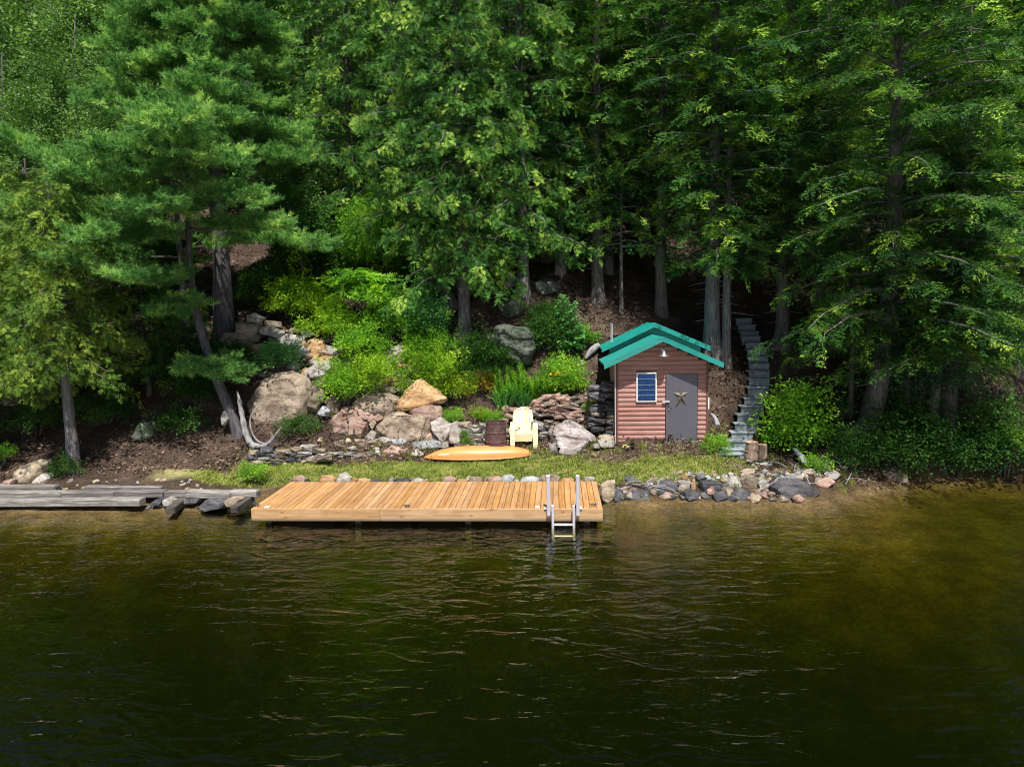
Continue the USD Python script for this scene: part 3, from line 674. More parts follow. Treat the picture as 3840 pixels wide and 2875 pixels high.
p = at(1861, 1674, 4.25)
drum = thing('oil_drum', 'rusty open-topped steel drum standing behind the kayak', 'drum', loc=(p[0], 4.30, gnd(p[0], 4.25) - .01))
R_, H_ = .292, .86
part('body', lathe([(0, 0), (R_, 0), (R_, .28), (R_, H_), (R_ - .008, H_), (R_ - .012, .40)], 40), M['rust'], drum, smooth=40)
for zz in (.14, .30, .575):
    part('hoop', lathe([(R_ - .002, zz - .018), (R_ + .012, zz - .008), (R_ + .014, zz + .006), (R_ - .002, zz + .018)], 40), M['rust'], drum, smooth=40)
part('rim', lathe([(R_ - .012, H_ - .012), (R_ + .010, H_ - .012), (R_ + .012, H_ + .012), (R_ - .012, H_ + .012), (R_ - .012, H_ - .012)], 40), M['rust'], drum, smooth=40)
part('ash', lathe([(0, .52), (.15, .50), (R_ - .012, .46)], 24), M['rust_in'], drum, smooth=True)
part('charred_stick', tube([(-.14, .05, .56), (.0, .12, .72), (.05, .2, .80)], .022, 6), M['twig'], drum)

pc = at(1962, 1686, 4.6)


def chair(name, label, group):
    t = thing(name, label, 'chair', group)
    seat = []
    for k in range(5):
        yy = -.26 + k * .1
        seat.append(box(-.25, .25, yy, yy + .092, .36 - .035 * k, .385 - .035 * k, .008))
    part('seat', cat_mesh(seat + [box(-.26, .26, -.30, -.262, .27, .385, .010)]), M['cream'], t)
    bk_ = []
    for k in range(7):
        u = (k - 3) / 3
        x0 = u * .235; top_ = .98 - .085 * u * u; hw = .030
        v = []
        for s_ in (-1, 1):
            for dy in (0, .018):
                v += [(x0 * .82 + s_ * hw * .86, .19 + dy, .25), (x0 + s_ * hw, .36 + dy, top_ - .26), (x0 * 1.04 + s_ * hw, .395 + dy, top_ - .05), (x0 * 1.04 + s_ * hw * .4, .41 + dy, top_)]
        bk_.append(trimesh.convex.convex_hull(np.array(v)))
    bk_.append(box(-.235, .235, .31, .335, .50, .56, .008)); 
    arch = np.array([(.285 * math.sin(a), .395 - .03 * (1 - math.cos(a)), .70 + .275 * math.cos(a)) for a in np.linspace(-1.45, 1.45, 17)])
    bk_.append(tube(np.vstack([[(-.25, .27, .36)], arch, [(.25, .27, .36)]]), .021, 6))
    part('backrest', cat_mesh(bk_), M['cream'], t)
    for s_ in (-1, 1):
        arm = []
        pts = [(s_ * .33, -.33, .50), (s_ * .33, -.10, .575), (s_ * .32, .12, .585), (s_ * .28, .30, .56)]
        sp = spline(pts, 7)
        for k in range(6):
            v = [(q_[0] + dx, q_[1], q_[2] + dz) for q_ in (sp[k], sp[k + 1]) for dx in (-.062, .062) for dz in (-.02, .012)]
            arm.append(trimesh.convex.convex_hull(np.array(v)))
        part('armrest', cat_mesh(arm), M['cream'], t)
        v = [(s_ * .33 + dx, yy, zz) for dx in (-.05, .05) for yy, zz in ((-.37, 0), (-.31, 0), (-.35, .50), (-.24, .53))]
        part('front_leg', trimesh.convex.convex_hull(np.array(v)), M['cream'], t)
        v = [(s_ * .27 + dx, yy, zz) for dx in (-.03, .03) for yy, zz in ((.36, 0), (.43, 0), (.10, .36), (.20, .36))]
        part('rear_leg', trimesh.convex.convex_hull(np.array(v)), M['cream'], t)
    return t


def move(prim, loc, rz=0, rx=0):
    x = UsdGeom.Xformable(prim); x.ClearXformOpOrder()
    x.AddTranslateOp().Set(Gf.Vec3d(*map(float, loc)))
    if rz: x.AddRotateZOp().Set(float(rz))
    return prim


cz = at(1955, 1690, 4.28)[2]
ch0 = chair('garden_chair', 'lowest cream plastic garden chair of the nested stack', 'stacked garden chairs')
labs = ['lowest cream plastic garden chair of the nested stack', 'second cream plastic chair from the bottom of the nested stack', 'second cream plastic chair from the top of the nested stack', 'topmost cream plastic garden chair of the nested stack']
for k in range(4):
    loc = (pc[0] + .01 * k, 4.60 - .012 * k, cz + .062 * k)
    if k == 0:
        move(ch0, loc, 4)
    else:
        put(copy_of(ch0, 'garden_chair', loc, 4 + k * .6, labs[k], 'stacked garden chairs'), cat='chair')

# sandals, block and planks
for px, py, mname, lab in ((2347, 1683, 'yellow', 'yellow and black sandal lying on the bare earth before the shed'), (2367, 1677, 'black', 'dark shoe beside the yellow sandal before the shed')):
    p = hit(px, py); t = thing('shoe', lab, 'shoe', loc=(p[0], p[1], gnd(p[0], p[1]) + .005), rotz=25)
    part('sole', trimesh.convex.convex_hull(np.array([(math.cos(a) * .06 * (1 + .25 * math.cos(a)), math.sin(a) * .14, zz) for a in np.linspace(0, 6.28, 14) for zz in (0, .03)])), M['black'], t)
    part('strap', tube([(-.06, .05, .03), (-.04, .05, .09), (.03, .05, .09), (.06, .05, .03)], .02, 6), M[mname], t)
    part('heel_strap', tube([(-.05, -.06, .03), (-.03, -.11, .08), (.03, -.11, .08), (.05, -.06, .03)], .016, 6), M[mname], t)
p = hit(1152, 1690)
part('concrete_block', box(p[0] - .21, p[0] + .20, p[1] - .02, p[1] + .2, p[2] - .02, p[2] + .15, .012), M['concrete'], label='pale concrete block sitting on the low stone wall', cat='block')


def plank(name, a, b, w, h, mt, label, cat, roll=0.0, group=None):
    a, b = np.asarray(a, float), np.asarray(b, float); t = b - a; L_ = np.linalg.norm(t); t /= L_
    s = np.cross(t, [0, 0, 1.0]); s /= np.linalg.norm(s); u = np.cross(s, t)
    s, u = math.cos(roll) * s + math.sin(roll) * u, -math.sin(roll) * s + math.cos(roll) * u
    mb = box(0, L_, -w / 2, w / 2, -h / 2, h / 2, .012)
    if L_ > .6:
        mb = mb.subdivide_to_size(.16); d_ = noise3(mb.vertices + a, 5, 77, 2)[:, None] * .018
        mb.vertices = mb.vertices + mb.vertex_normals * d_
    vv = a + mb.vertices[:, :1] * t + mb.vertices[:, 1:2] * s + mb.vertices[:, 2:] * u
    mm = trimesh.Trimesh(vv, mb.faces, process=False); mm.fix_normals()
    return part(name, mm, mt, label=label, cat=cat, group=group)


p0, p1 = hit(2985, 1718), hit(3022, 1752)
plank('loose_board', p0 + [0, 0, .25], p1 + [0, 0, .10], .22, .05, M['board_grey'], 'short blue-grey board leaning in the weeds right of the steps', 'board', .5)
p0, p1 = hit(2842, 1738), hit(2888, 1748)
plank('loose_board', p0 + [0, 0, .03], p1 + [0, 0, .03], .24, .03, M['white'], 'pale flat board lying on the rubble below the log rounds', 'board')
p0, p1 = hit(2808, 1722), hit(2835, 1732)
plank('loose_board', p0 + [0, 0, .02], p1 + [0, 0, .02], .2, .03, M['step'], 'small grey plank lying in front of the log rounds', 'board')

# old timber crib on the left shore
G = 'weathered timbers of the old shore crib'


def Z7(x, y):
    return x / 2.212, 1650 + y / 2.212


for a, b, yy, th, dp, mt, lab in (
        ((-60, 525), (1165, 517), 1.05, .16, .26, 'timber', 'long pale square timber lying lowest along the water at left'),
        ((-60, 460), (512, 455), 1.42, .14, .25, 'timber', 'grey cracked timber above the long one at the left edge'),
        ((515, 455), (952, 455), 1.44, .14, .25, 'timber', 'dark shaded timber in the middle of the old crib'),
        ((955, 452), (1355, 450), 1.44, .15, .25, 'timber', 'brown split timber ending above the gap in the crib'),
        ((1362, 452), (1545, 450), 1.42, .14, .24, 'timber', 'short dark-topped timber beside the white rotted log'),
        ((1542, 448), (1912, 460), 1.30, .16, .26, 'timber', 'white rotted log lying on the crib near the dock'),
        ((1905, 448), (2132, 447), 1.34, .14, .22, 'timber', 'dark grey sawn timber end next to the dock'),
        ((-60, 405), (460, 402), 1.85, .13, .20, 'timber', 'thin weathered pole above the crib at far left'),
        ((700, 400), (1330, 408), 1.80, .09, .14, 'timber', 'slim grey branch lying on the bank behind the crib')):
    A, B = at(*Z7(*a), yy), at(*Z7(*b), yy)
    plank('shore_timber', A + [0, .1, 0], B + [0, .1, 0], dp, th, M[mt], lab, 'timber', 0, G)
for a, b, yy, yb, lab in (((1412, 585), (1530, 492), .65, 1.5, 'dark wet timber slanting into the water under the crib'), ((1942, 575), (2080, 480), .75, 1.5, 'wet timber sloping into the water beside the dock')):
    plank('shore_timber', at(*Z7(*a), yy), at(*Z7(*b), yb), .20, .16, M['timber_dark'], lab, 'timber', 0, G)
for x in (-6.2, -4.2, -2.7):
    part('crib_post', box(x - .1, x + .1, 1.18, 1.38, -.7, .04), M['timber_dark'], label='dark post under the old timber crib', cat='post', group='posts under the old crib')

# ---------------------------------------------------------------- rocks
def Z5(x, y): return 700 + x / 1.84, 1000 + y / 1.84
def Z6(x, y): return 1500 + x / 2.208, 1300 + y / 2.208
def ZR(x, y): return 2230 + x / 2.212, 1650 + y / 2.212
def ZD(x, y): return 1500 + x / 2.949, 1050 + y / 2.949


def rough_up(m, size, amp, seed, edge=.09):
    m = m.subdivide_to_size(edge)
    v = np.array(m.vertices); n = np.array(m.vertex_normals)
    m2 = trimesh.Trimesh(v, m.faces, process=True)
    v = np.array(m2.vertices); n = np.array(m2.vertex_normals)
    d_ = noise3(v, 1.8 / max(size, .12), seed, 4) * amp * 1.5 * size + noise3(v, 7, seed + 9, 2) * amp * size * .35
    # layered cleavage
    lay = np.abs(((v @ np.array([.5, .3, 2.6]) + noise3(v, 1.3, seed + 3, 2) * 1.6) % 1.0) - .5) - .25
    d_ = d_ + np.sign(lay) * np.minimum(np.abs(lay) * 4, .25) * amp * size * .9
    return trimesh.Trimesh(v + n * d_[:, None], m2.faces, process=False)


def rock(poly, Z, mt, label, y=None, depth=None, seed=0, group=None, name='boulder', lean=.15, bury=.0, cat='rock', amp=.065):
    """A boulder whose outline the photograph shows; it gets its own distance, thickness and facets."""
    px = np.array([Z(*p) for p in poly]); r = np.random.default_rng(seed + 1000)
    if y is None:
        y = hit(px[:, 0].mean(), px[:, 1].max() - 2)[1]
    P = np.array([at(a, b, y) for a, b in px]); c = P.mean(0); size = (np.ptp(P[:, 0]) + np.ptp(P[:, 2])) / 2
    D = depth or size * .75
    jit = lambda s: r.normal(0, s * size, (len(P), 3)) * [1, .6, 1]
    zt = (P[:, 2] - P[:, 2].min()) / (np.ptp(P[:, 2]) + 1e-6)
    front = c + (P - c) * r.uniform(.66, .9, (len(P), 1)) + jit(.03); front[:, 1] = y - D * .10 + zt * lean * size + r.uniform(-.05, .03, len(P)) * size
    mid = P.copy(); mid[:, 1] = y + D * .22 + zt * lean * size
    back = c + (P - c) * .72 + jit(.04); back[:, 1] = y + D
    if bury:
        back[:, 2] -= bury
    m = trimesh.convex.convex_hull(np.vstack([front, mid, back]))
    m = rough_up(m, min(size, 1.1), amp, seed, max(.06, size * .10) if amp < .1 else .06)
    return part(name, m, M[mt], smooth=24, label=label, cat=cat, group=group)


BIG = [
    ([(500, 790), (600, 755), (690, 742), (790, 785), (825, 845), (790, 950), (802, 1060), (720, 1155), (600, 1165), (500, 1150), (440, 1080), (425, 1000), (398, 955), (470, 895)], 'rock_brown', 'huge grey-brown boulder behind the driftwood root', 4.95, .9),
    ([(830, 845), (880, 825), (925, 832), (940, 900), (890, 1005), (830, 990)], 'rock_brown', 'shaded brown rock wedged right of the huge grey-brown boulder', 5.0, .5),
    ([(900, 1010), (930, 965), (985, 1000), (970, 1030), (920, 1030)], 'rock_blue', 'small pale rock at the foot of the huge boulder', 4.9, .3),
    ([(745, 742), (860, 690), (962, 648), (990, 690), (980, 730), (880, 765), (800, 792), (750, 772)], 'rock_white', 'tilted pale cracked slab lying above the huge boulder', 5.9, .5),
    ([(830, 520), (870, 497), (930, 520), (952, 592), (900, 642), (830, 632)], 'rock_orange', 'upright orange block in the middle of the rock slope', 6.6, .5),
    ([(600, 592), (690, 552), (780, 545), (825, 580), (800, 632), (650, 632), (610, 612)], 'rock_blue', 'long pale blue-grey slab left of the orange block', 6.5, .6),
    ([(620, 502), (690, 475), (790, 490), (802, 528), (650, 556)], 'rock_grey', 'dark grey slab resting on the pale blue-grey slab', 6.75, .5),
    ([(950, 545), (1040, 560), (1075, 580), (1060, 612), (975, 596)], 'rock_white', 'pale pinkish slab right of the upright orange block', 6.5, .4),
    ([(320, 392), (400, 386), (500, 395), (482, 440), (462, 488), (330, 490)], 'rock_brown', 'square brown block on top of the slab stack by the big pine', 7.0, .6),
    ([(215, 475), (340, 462), (482, 480), (472, 512), (225, 512)], 'rock_brown', 'thin brown slab under the square block by the big pine', 6.85, .6),
    ([(215, 532), (300, 506), (440, 515), (440, 562), (260, 582)], 'rock_brown', 'thick brown slab low in the stack by the big pine', 6.75, .6),
    ([(172, 572), (240, 560), (312, 580), (300, 612), (185, 614)], 'rock_white', 'pale sunlit flat stone right of the leaning pine trunk', 6.5, .4),
    ([(405, 340), (460, 325), (520, 355), (492, 402), (430, 402)], 'rock_grey', 'rounded grey stone topmost on the stack by the big pine', 7.3, .4),
    ([(490, 430), (560, 415), (662, 462), (650, 490), (500, 466)], 'rock_grey', 'grey wedge-shaped stone between the stack and the bright shrubs', 7.0, .4),
    ([(530, 372), (640, 386), (650, 420), (530, 402)], 'rock_brown', 'narrow dark slab at the top edge of the rock slope', 7.3, .3),
    ([(780, 452), (840, 435), (872, 465), (800, 502)], 'rock_grey', 'small grey stone above the upright orange block', 6.95, .3),
    ([(820, 662), (930, 622), (1050, 615), (1060, 640), (980, 660), (880, 682)], 'rock_orange', 'thin orange slab below the upright orange block', 6.3, .5),
    ([(755, 536), (830, 525), (832, 552), (765, 560)], 'rock_orange', 'small tan stone between the blue-grey slab and the orange block', 6.65, .25),
    ([(922, 782), (1000, 765), (1052, 800), (1012, 862), (950, 882), (930, 830)], 'rock_tan', 'sunlit tan block below the brown ledge stone', 5.6, .6),
    ([(1012, 762), (1100, 725), (1172, 742), (1150, 790), (1022, 788)], 'rock_brown', 'brown ledge stone above the sunlit tan block', 5.9, .5),
    ([(1040, 800), (1165, 788), (1160, 815), (1060, 832)], 'rock_tan', 'pale flat ledge stone right of the tan block', 5.75, .4),
    ([(1070, 690), (1150, 640), (1215, 655), (1210, 720), (1110, 728)], 'rock_brown', 'brown rock half hidden under the middle shrub', 6.1, .4),
    ([(1360, 645), (1420, 622), (1482, 622), (1502, 680), (1380, 692)], 'rock_tan', 'tan stone under the whitish stone among the shrubs', 6.2, .4),
    ([(1400, 562), (1480, 550), (1525, 590), (1440, 616), (1405, 600)], 'rock_white', 'whitish stone lying on the tan stone among the shrubs', 6.35, .4),
    ([(985, 1082), (1050, 1000), (1140, 988), (1210, 1040), (1262, 1072), (1240, 1150), (1190, 1186), (1000, 1162)], 'rock_pink', 'broad dusty pink boulder left in the front row', 4.75, .7),
    ([(1130, 962), (1200, 900), (1350, 888), (1462, 930), (1440, 1000), (1340, 1032), (1250, 1012)], 'rock_brown', 'long brown boulder under the yellow-green shrub', 5.2, .7),
    ([(1438, 985), (1500, 880), (1560, 818), (1600, 806), (1720, 868), (1776, 922), (1740, 946), (1600, 970), (1480, 998)], 'rock_orange', 'peaked orange boulder resting on the pink one', 5.0, .8),
    ([(1530, 1012), (1600, 970), (1690, 945), (1742, 980), (1762, 1030), (1660, 1062), (1560, 1062)], 'rock_pink', 'pink rounded boulder under the peaked orange one', 4.8, .6),
    ([(1295, 1112), (1362, 1040), (1450, 1028), (1570, 1055), (1682, 1062), (1652, 1202), (1400, 1192), (1300, 1152)], 'rock_brown', 'wide flat-faced brown boulder in the middle of the front row', 4.6, .6),
    ([(1680, 1082), (1740, 1055), (1815, 1098), (1822, 1140), (1770, 1216), (1700, 1152)], 'rock_white', 'whitish and tan pointed rock beside the wide brown boulder', 4.5, .5),
    ([(1640, 1180), (1690, 1148), (1745, 1200), (1730, 1215), (1650, 1212)], 'rock_pink', 'pink triangular stone under the pointed whitish rock', 4.6, .3),
    ([(1205, 1030), (1232, 1005), (1258, 1020), (1245, 1055), (1215, 1052)], 'rock_pink', 'small reddish stone leftmost of three under the brown boulder', 4.75, .2),
    ([(1245, 1045), (1272, 1018), (1292, 1040), (1275, 1075), (1250, 1068)], 'rock_pink', 'small reddish stone in the middle of three under the brown boulder', 4.72, .2),
    ([(1292, 1035), (1318, 1020), (1350, 1048), (1320, 1065), (1295, 1058)], 'rock_pink', 'small reddish stone rightmost of three under the brown boulder', 4.7, .2),
    ([(1230, 1182), (1270, 1133), (1302, 1160), (1280, 1222), (1245, 1212)], 'rock_white', 'whitish chunk between the broad pink and the wide brown boulder', 4.5, .3),
    ([(1255, 1090), (1285, 1062), (1305, 1080), (1280, 1118)], 'rock_tan', 'little pale stone above the whitish chunk', 4.62, .2),
    ([(1320, 1188), (1360, 1178), (1405, 1205), (1370, 1225), (1330, 1212)], 'rock_white', 'small whitish stone under the wide brown boulder', 4.4, .25),
    ([(1408, 1200), (1480, 1192), (1520, 1205), (1510, 1222), (1415, 1220)], 'rock_blue', 'thin grey stone squeezed under the wide brown boulder', 4.42, .25),
    ([(1555, 1217), (1660, 1210), (1757, 1210), (1762, 1248), (1660, 1255), (1560, 1256)], 'rock_blue', 'squared pale grey slab behind the kayak bow', 4.35, .4),
    ([(1560, 1262), (1690, 1258), (1688, 1296), (1570, 1298)], 'rock_grey', 'shaded grey slab under the squared pale slab', 4.32, .35),
    ([(1330, 1302), (1402, 1245), (1512, 1270), (1490, 1322), (1400, 1325)], 'rock_pink', 'low pink rock in the grass left of the kayak', 4.1, .4),
    ([(1540, 1302), (1580, 1265), (1632, 1300), (1610, 1312)], 'rock_white', 'small white stone beside the kayak bow', 4.05, .2),
    ([(1760, 1215), (1800, 1208), (1805, 1245), (1765, 1252)], 'rock_grey', 'small square stone at the right end of the pale slab', 4.4, .25),
    ([(1010, 1218), (1070, 1198), (1080, 1240), (1030, 1250)], 'rock_brown', 'brown flat stone in the weeds below the broad pink boulder', 4.3, .3),
    ([(1150, 1195), (1240, 1205), (1250, 1250), (1180, 1232)], 'rock_brown', 'brown flake of stone below the broad pink boulder', 4.3, .3),
    ([(950, 905), (1000, 880), (1045, 940), (1050, 1040), (1000, 1010), (965, 950)], 'rock_brown', 'dark upright stone left of the long brown boulder', 5.15, .4),
    ([(700, 432), (760, 415), (790, 440), (720, 460)], 'rock_brown', 'low brown stone at the edge of the bright shrubs', 7.1, .3),
    ([(560, 640), (615, 605), (640, 640), (600, 668)], 'rock_grey', 'grey stone left under the long pale slab', 6.35, .3),
]
for k, (poly, mt, lab, y, dp) in enumerate(BIG):
    rock(poly, Z5, mt, lab, y, dp, seed=k)

rock([(1268, 835), (1278, 740), (1310, 690), (1400, 650), (1470, 690), (1560, 742), (1588, 790), (1530, 840), (1460, 892), (1290, 882)], Z6, 'rock_quartz', 'jagged grey-pink boulder in the lawn right of the chairs', 4.1, .75, 301, lean=.3, amp=.17)
rock([(425, 640), (470, 625), (505, 700), (500, 800), (410, 805), (400, 700)], Z6, 'rock_grey', 'upright grey stone at the left end of the wall behind the drum', 4.5, .4, 302)
rock([(428, 640), (455, 622), (482, 640), (480, 658), (432, 660)], Z6, 'rock_tan', 'small cream stone on top of the wall left of the drum', 4.75, .25, 303)
rock([(1645, 750), (1700, 738), (1765, 745), (1770, 775), (1660, 782)], Z6, 'rock_tan', 'flat stone leaning on the left corner of the shed', 4.05, .3, 304)
rock([(1640, 785), (1700, 772), (1775, 790), (1770, 832), (1650, 832)], Z6, 'rock_grey', 'squared grey doorstep stone left of the shed', 3.95, .4, 305)
rock([(1600, 818), (1650, 808), (1655, 838), (1605, 840)], Z6, 'rock_grey', 'small flat stone left of the squared doorstep stone', 3.9, .3, 306)
rock([(790, 605), (840, 600), (895, 605), (892, 690), (830, 680)], Z6, 'rock_pink', 'pinkish flat stone behind the rusty drum', 4.95, .4, 307)
# mossy outcrops in the shade behind
rock([(1105, 330), (1130, 250), (1240, 210), (1340, 240), (1375, 330), (1330, 400), (1200, 430), (1130, 400)], ZD, 'rock_moss', 'rounded mossy boulder in the shade under the cedars', None, .9, 310)
rock([(1000, 640), (1080, 570), (1240, 560), (1400, 560), (1445, 700), (1430, 920), (1290, 910), (1160, 790), (1050, 720)], ZD, 'rock_moss', 'large shaded rock face above the dark green weeds', 6.6, 1.0, 311, amp=.14)
rock([(1160, 10), (1210, -40), (1285, -10), (1290, 60), (1220, 85), (1170, 60)], ZD, 'rock_blue', 'pale lichen-covered rock high under the cedars', None, .6, 312)
rock([(1480, 40), (1600, -20), (1720, 20), (1740, 130), (1600, 170), (1500, 130)], ZD, 'rock_moss', 'dark mossy rock in the shade left of the twin trunks', None, .8, 313)
rock([(1960, 900), (2000, 885), (2050, 910), (2040, 940), (1970, 945)], ZD, 'rock_tan', 'small tan rock on the litter above the upper wall', None, .3, 314)
# left bank
ZL = lambda x, y: (x / 1.577, 900 + y / 1.577)
rock([(55, 1400), (90, 1350), (150, 1325), (215, 1345), (225, 1390), (195, 1435), (110, 1440)], ZL, 'rock_tan', 'sunlit rounded tan boulder on the left shore', 2.75, .8, 320, lean=.45)
rock([(182, 1448), (235, 1390), (272, 1415), (265, 1455)], ZL, 'rock_white', 'pointed pale rock right of the rounded tan boulder', 2.6, .4, 321)
rock([(5, 1460), (20, 1425), (65, 1425), (70, 1460)], ZL, 'rock_pink', 'reddish rock below the rounded tan boulder', 2.4, .4, 322)
rock([(330, 1475), (400, 1420), (455, 1450), (460, 1480)], ZL, 'rock_brown', 'dark rock at the foot of the left cedar trunk', 2.5, .5, 323)
rock([(785, 1130), (820, 1080), (890, 1090), (900, 1160), (840, 1195), (790, 1170)], ZL, 'rock_moss', 'grey mossy rock in the shaded left slope', None, .6, 324)
rock([(150, 1000), (220, 970), (300, 990), (290, 1040), (200, 1060)], ZL, 'rock_moss', 'flat mossy rock high on the left slope', None, .6, 325)
rock([(20, 920), (90, 860), (140, 900), (130, 970), (30, 985)], ZL, 'rock_brown', 'shaded brown rock at the left edge of the slope', None, .6, 326)
rock([(1300, 1040), (1320, 1010), (1345, 1060), (1320, 1100)], ZL, 'rock_grey', 'grey stone left of the leaning pine foot', 4.3, .3, 327)
for k, (poly, mt, lab) in enumerate((([(1255, 515), (1310, 490), (1360, 500), (1345, 540), (1265, 540)], 'rock_slate', 'dark stone in the water left of the slanting timber'), ([(1350, 500), (1400, 480), (1450, 500), (1430, 540), (1365, 545)], 'rock_grey', 'grey stone under the gap of the crib'),
                                     ([(1520, 500), (1580, 482), (1665, 490), (1640, 520), (1530, 522)], 'rock_slate', 'dark flat stone under the white rotted log'), ([(1640, 560), (1680, 520), (1780, 505), (1850, 520), (1840, 570), (1700, 590)], 'rock_slate', 'wet slate slab in the water below the white rotted log'),
                                     ([(1860, 510), (1910, 490), (1990, 500), (1960, 545), (1880, 545)], 'rock_brown', 'brown stone in the gap next to the dock corner'))):
    rock(poly, Z7, mt, lab, 1.25 if k < 3 else 1.0, .5, 330 + k)
# right shore
SH = [
    ([(40, 470), (60, 385), (110, 355), (165, 350), (165, 420), (150, 500), (110, 532), (60, 502)], 'rock_tan', 'tan boulder touching the right end of the dock', 1.95),
    ([(255, 322), (300, 305), (420, 350), (402, 390), (262, 362)], 'rock_slate', 'black flat rock high on the shore right of the dock', 2.55),
    ([(270, 472), (330, 430), (450, 440), (475, 500), (430, 532), (290, 502)], 'rock_slate', 'black rounded rock at the waterline near the dock', 1.85),
    ([(495, 402), (540, 358), (620, 342), (682, 370), (692, 420), (600, 446), (510, 436)], 'rock_slate', 'dark slate boulder upright in the shore stones', 2.2),
    ([(150, 482), (210, 440), (262, 470), (240, 512), (160, 512)], 'rock_slate', 'small dark rock between the tan and the black boulder', 1.9),
    ([(400, 440), (430, 390), (490, 390), (510, 450), (440, 470)], 'rock_slate', 'dark rock squeezed left of the slate boulder', 2.15),
    ([(690, 352), (730, 338), (800, 352), (802, 410), (742, 412)], 'rock_grey', 'brown-grey rock right of the slate boulder', 2.3),
    ([(880, 352), (960, 340), (1062, 370), (1055, 430), (890, 428)], 'rock_slate', 'blocky black rock with a shaded hollow front', 2.2),
    ([(1100, 362), (1130, 310), (1192, 318), (1242, 400), (1180, 420), (1110, 412)], 'rock_grey', 'grey rock left of the purplish one', 2.4),
    ([(1215, 342), (1262, 298), (1330, 308), (1362, 390), (1312, 420), (1230, 392)], 'rock_brown', 'purplish brown rounded rock in the shore stones', 2.4),
    ([(1140, 482), (1200, 410), (1302, 450), (1282, 502), (1200, 505)], 'rock_slate', 'dark bluish rock at the waterline below the purplish one', 1.9),
    ([(1480, 402), (1570, 355), (1650, 352), (1722, 370), (1800, 405), (1872, 450), (1852, 502), (1722, 517), (1540, 492)], 'rock_slate', 'biggest dark slab sloping into the water at the right', 1.95),
    ([(740, 432), (800, 412), (882, 460), (862, 492), (760, 482)], 'rock_slate', 'dark rock half in the water below the blocky rock', 1.95),
    ([(980, 462), (1090, 425), (1112, 480), (1002, 507)], 'rock_slate', 'flat wet rock in the water left of the bluish one', 1.85),
    ([(718, 312), (742, 280), (772, 305), (752, 337)], 'rock_orange', 'small orange stone at the edge of the lawn', 2.5),
    ([(840, 302), (900, 280), (922, 310), (852, 327)], 'rock_slate', 'small dark stone at the lawn edge', 2.5),
    ([(920, 300), (950, 292), (968, 320), (935, 335)], 'rock_blue', 'small light grey stone at the lawn edge', 2.45),
    ([(1220, 262), (1270, 240), (1335, 245), (1330, 275), (1225, 278)], 'rock_tan', 'flat tan stone at the top of the rubble', 2.8),
    ([(1210, 290), (1250, 272), (1285, 280), (1275, 305), (1215, 308)], 'rock_tan', 'rounded cream stone below the flat tan stone', 2.65),
    ([(1360, 360), (1400, 335), (1450, 340), (1440, 400), (1380, 412)], 'rock_grey', 'grey rock left of the driftwood log', 2.3),
    ([(1918, 282), (1990, 258), (2042, 290), (1992, 322), (1930, 312)], 'rock_grey', 'rounded grey rock at the dark right shore', 2.9),
    ([(1838, 362), (1940, 318), (2005, 350), (1900, 402)], 'rock_pink', 'reddish rock behind the biggest dark slab', 2.5),
    ([(1110, 280), (1128, 268), (1152, 280), (1148, 305), (1118, 305)], 'rock_white', 'round white stone on the shore gravel', 2.6),
    ([(800, 360), (835, 352), (840, 412), (805, 415)], 'rock_orange', 'narrow orange stone beside the blocky black rock', 2.2),
    ([(1050, 372), (1100, 365), (1110, 420), (1060, 422)], 'rock_slate', 'small dark rock right of the blocky black rock', 2.2),
    ([(270, 380), (310, 370), (345, 400), (330, 425), (280, 420)], 'rock_slate', 'dark stone under the black flat rock', 2.3),
]
for k, (poly, mt, lab, y) in enumerate(SH):
    rock(poly, ZR, mt, lab, y, None, 400 + k, bury=.12, group=None)
rock([(1370, 532), (1450, 508), (1562, 500), (1582, 570), (1400, 562)], ZR, 'rock_wet', 'flat brown rock lying under the shallow water', at_z(*ZR(1470, 570), -.30)[1], .6, 440)
for k, (poly, lab) in enumerate((([(560, 470), (640, 455), (690, 480), (620, 510)], 'brown rock under the water below the slate boulder'), ([(880, 540), (960, 515), (1040, 535), (1010, 570), (920, 575)], 'sunken brown rock left in the shallows'),
                                 ([(200, 540), (300, 520), (340, 550), (240, 575)], 'sunken rock beside the dock corner'))):
    rock(poly, ZR, 'rock_wet', lab, at_z(*ZR(np.mean([q_[0] for q_ in poly]), max(q_[1] for q_ in poly)), -.32)[1], .6, 450 + k)
rock([(830, 1370), (900, 1330), (990, 1370), (1000, 1415), (880, 1420)], lambda x, y: (2840 + x / 1.743, 1000 + y / 1.743), 'rock_brown', 'dark reddish rock at the shaded right waterline', 3.6, .6, 460)

# small loose stones: eight shapes, each copied
SHAPES = []
for k in range(10):
    r = np.random.default_rng(900 + k)
    pts = r.normal(0, 1, (16, 3)); pts /= np.linalg.norm(pts, axis=1)[:, None]; pts *= [1, r.uniform(.6, .95), r.uniform(.4, .75)]
    m = rough_up(trimesh.convex.convex_hull(pts), 1.0, .06, 900 + k, .45)
    SHAPES.append(m)


def stone_mesh(k, c, s, rz, tilt=0.0, flat=1.0):
    m = SHAPES[k % len(SHAPES)].copy()
    m.vertices = m.vertices * np.asarray(s)
    m.apply_transform(trimesh.transformations.euler_matrix(tilt, tilt * .6, rz)); m.apply_translation(c); return m


cobble_kinds = ['rock_tan', 'rock_orange', 'rock_pink', 'rock_grey', 'rock_white', 'rock_brown', 'rock_slate']
cob = {}
words = {'rock_tan': 'small tan loose stone', 'rock_orange': 'small orange loose stone', 'rock_pink': 'small pinkish loose stone', 'rock_grey': 'small grey loose stone', 'rock_white': 'small whitish loose stone', 'rock_brown': 'small brown loose stone', 'rock_slate': 'small dark wet stone'}
r = np.random.default_rng(55)


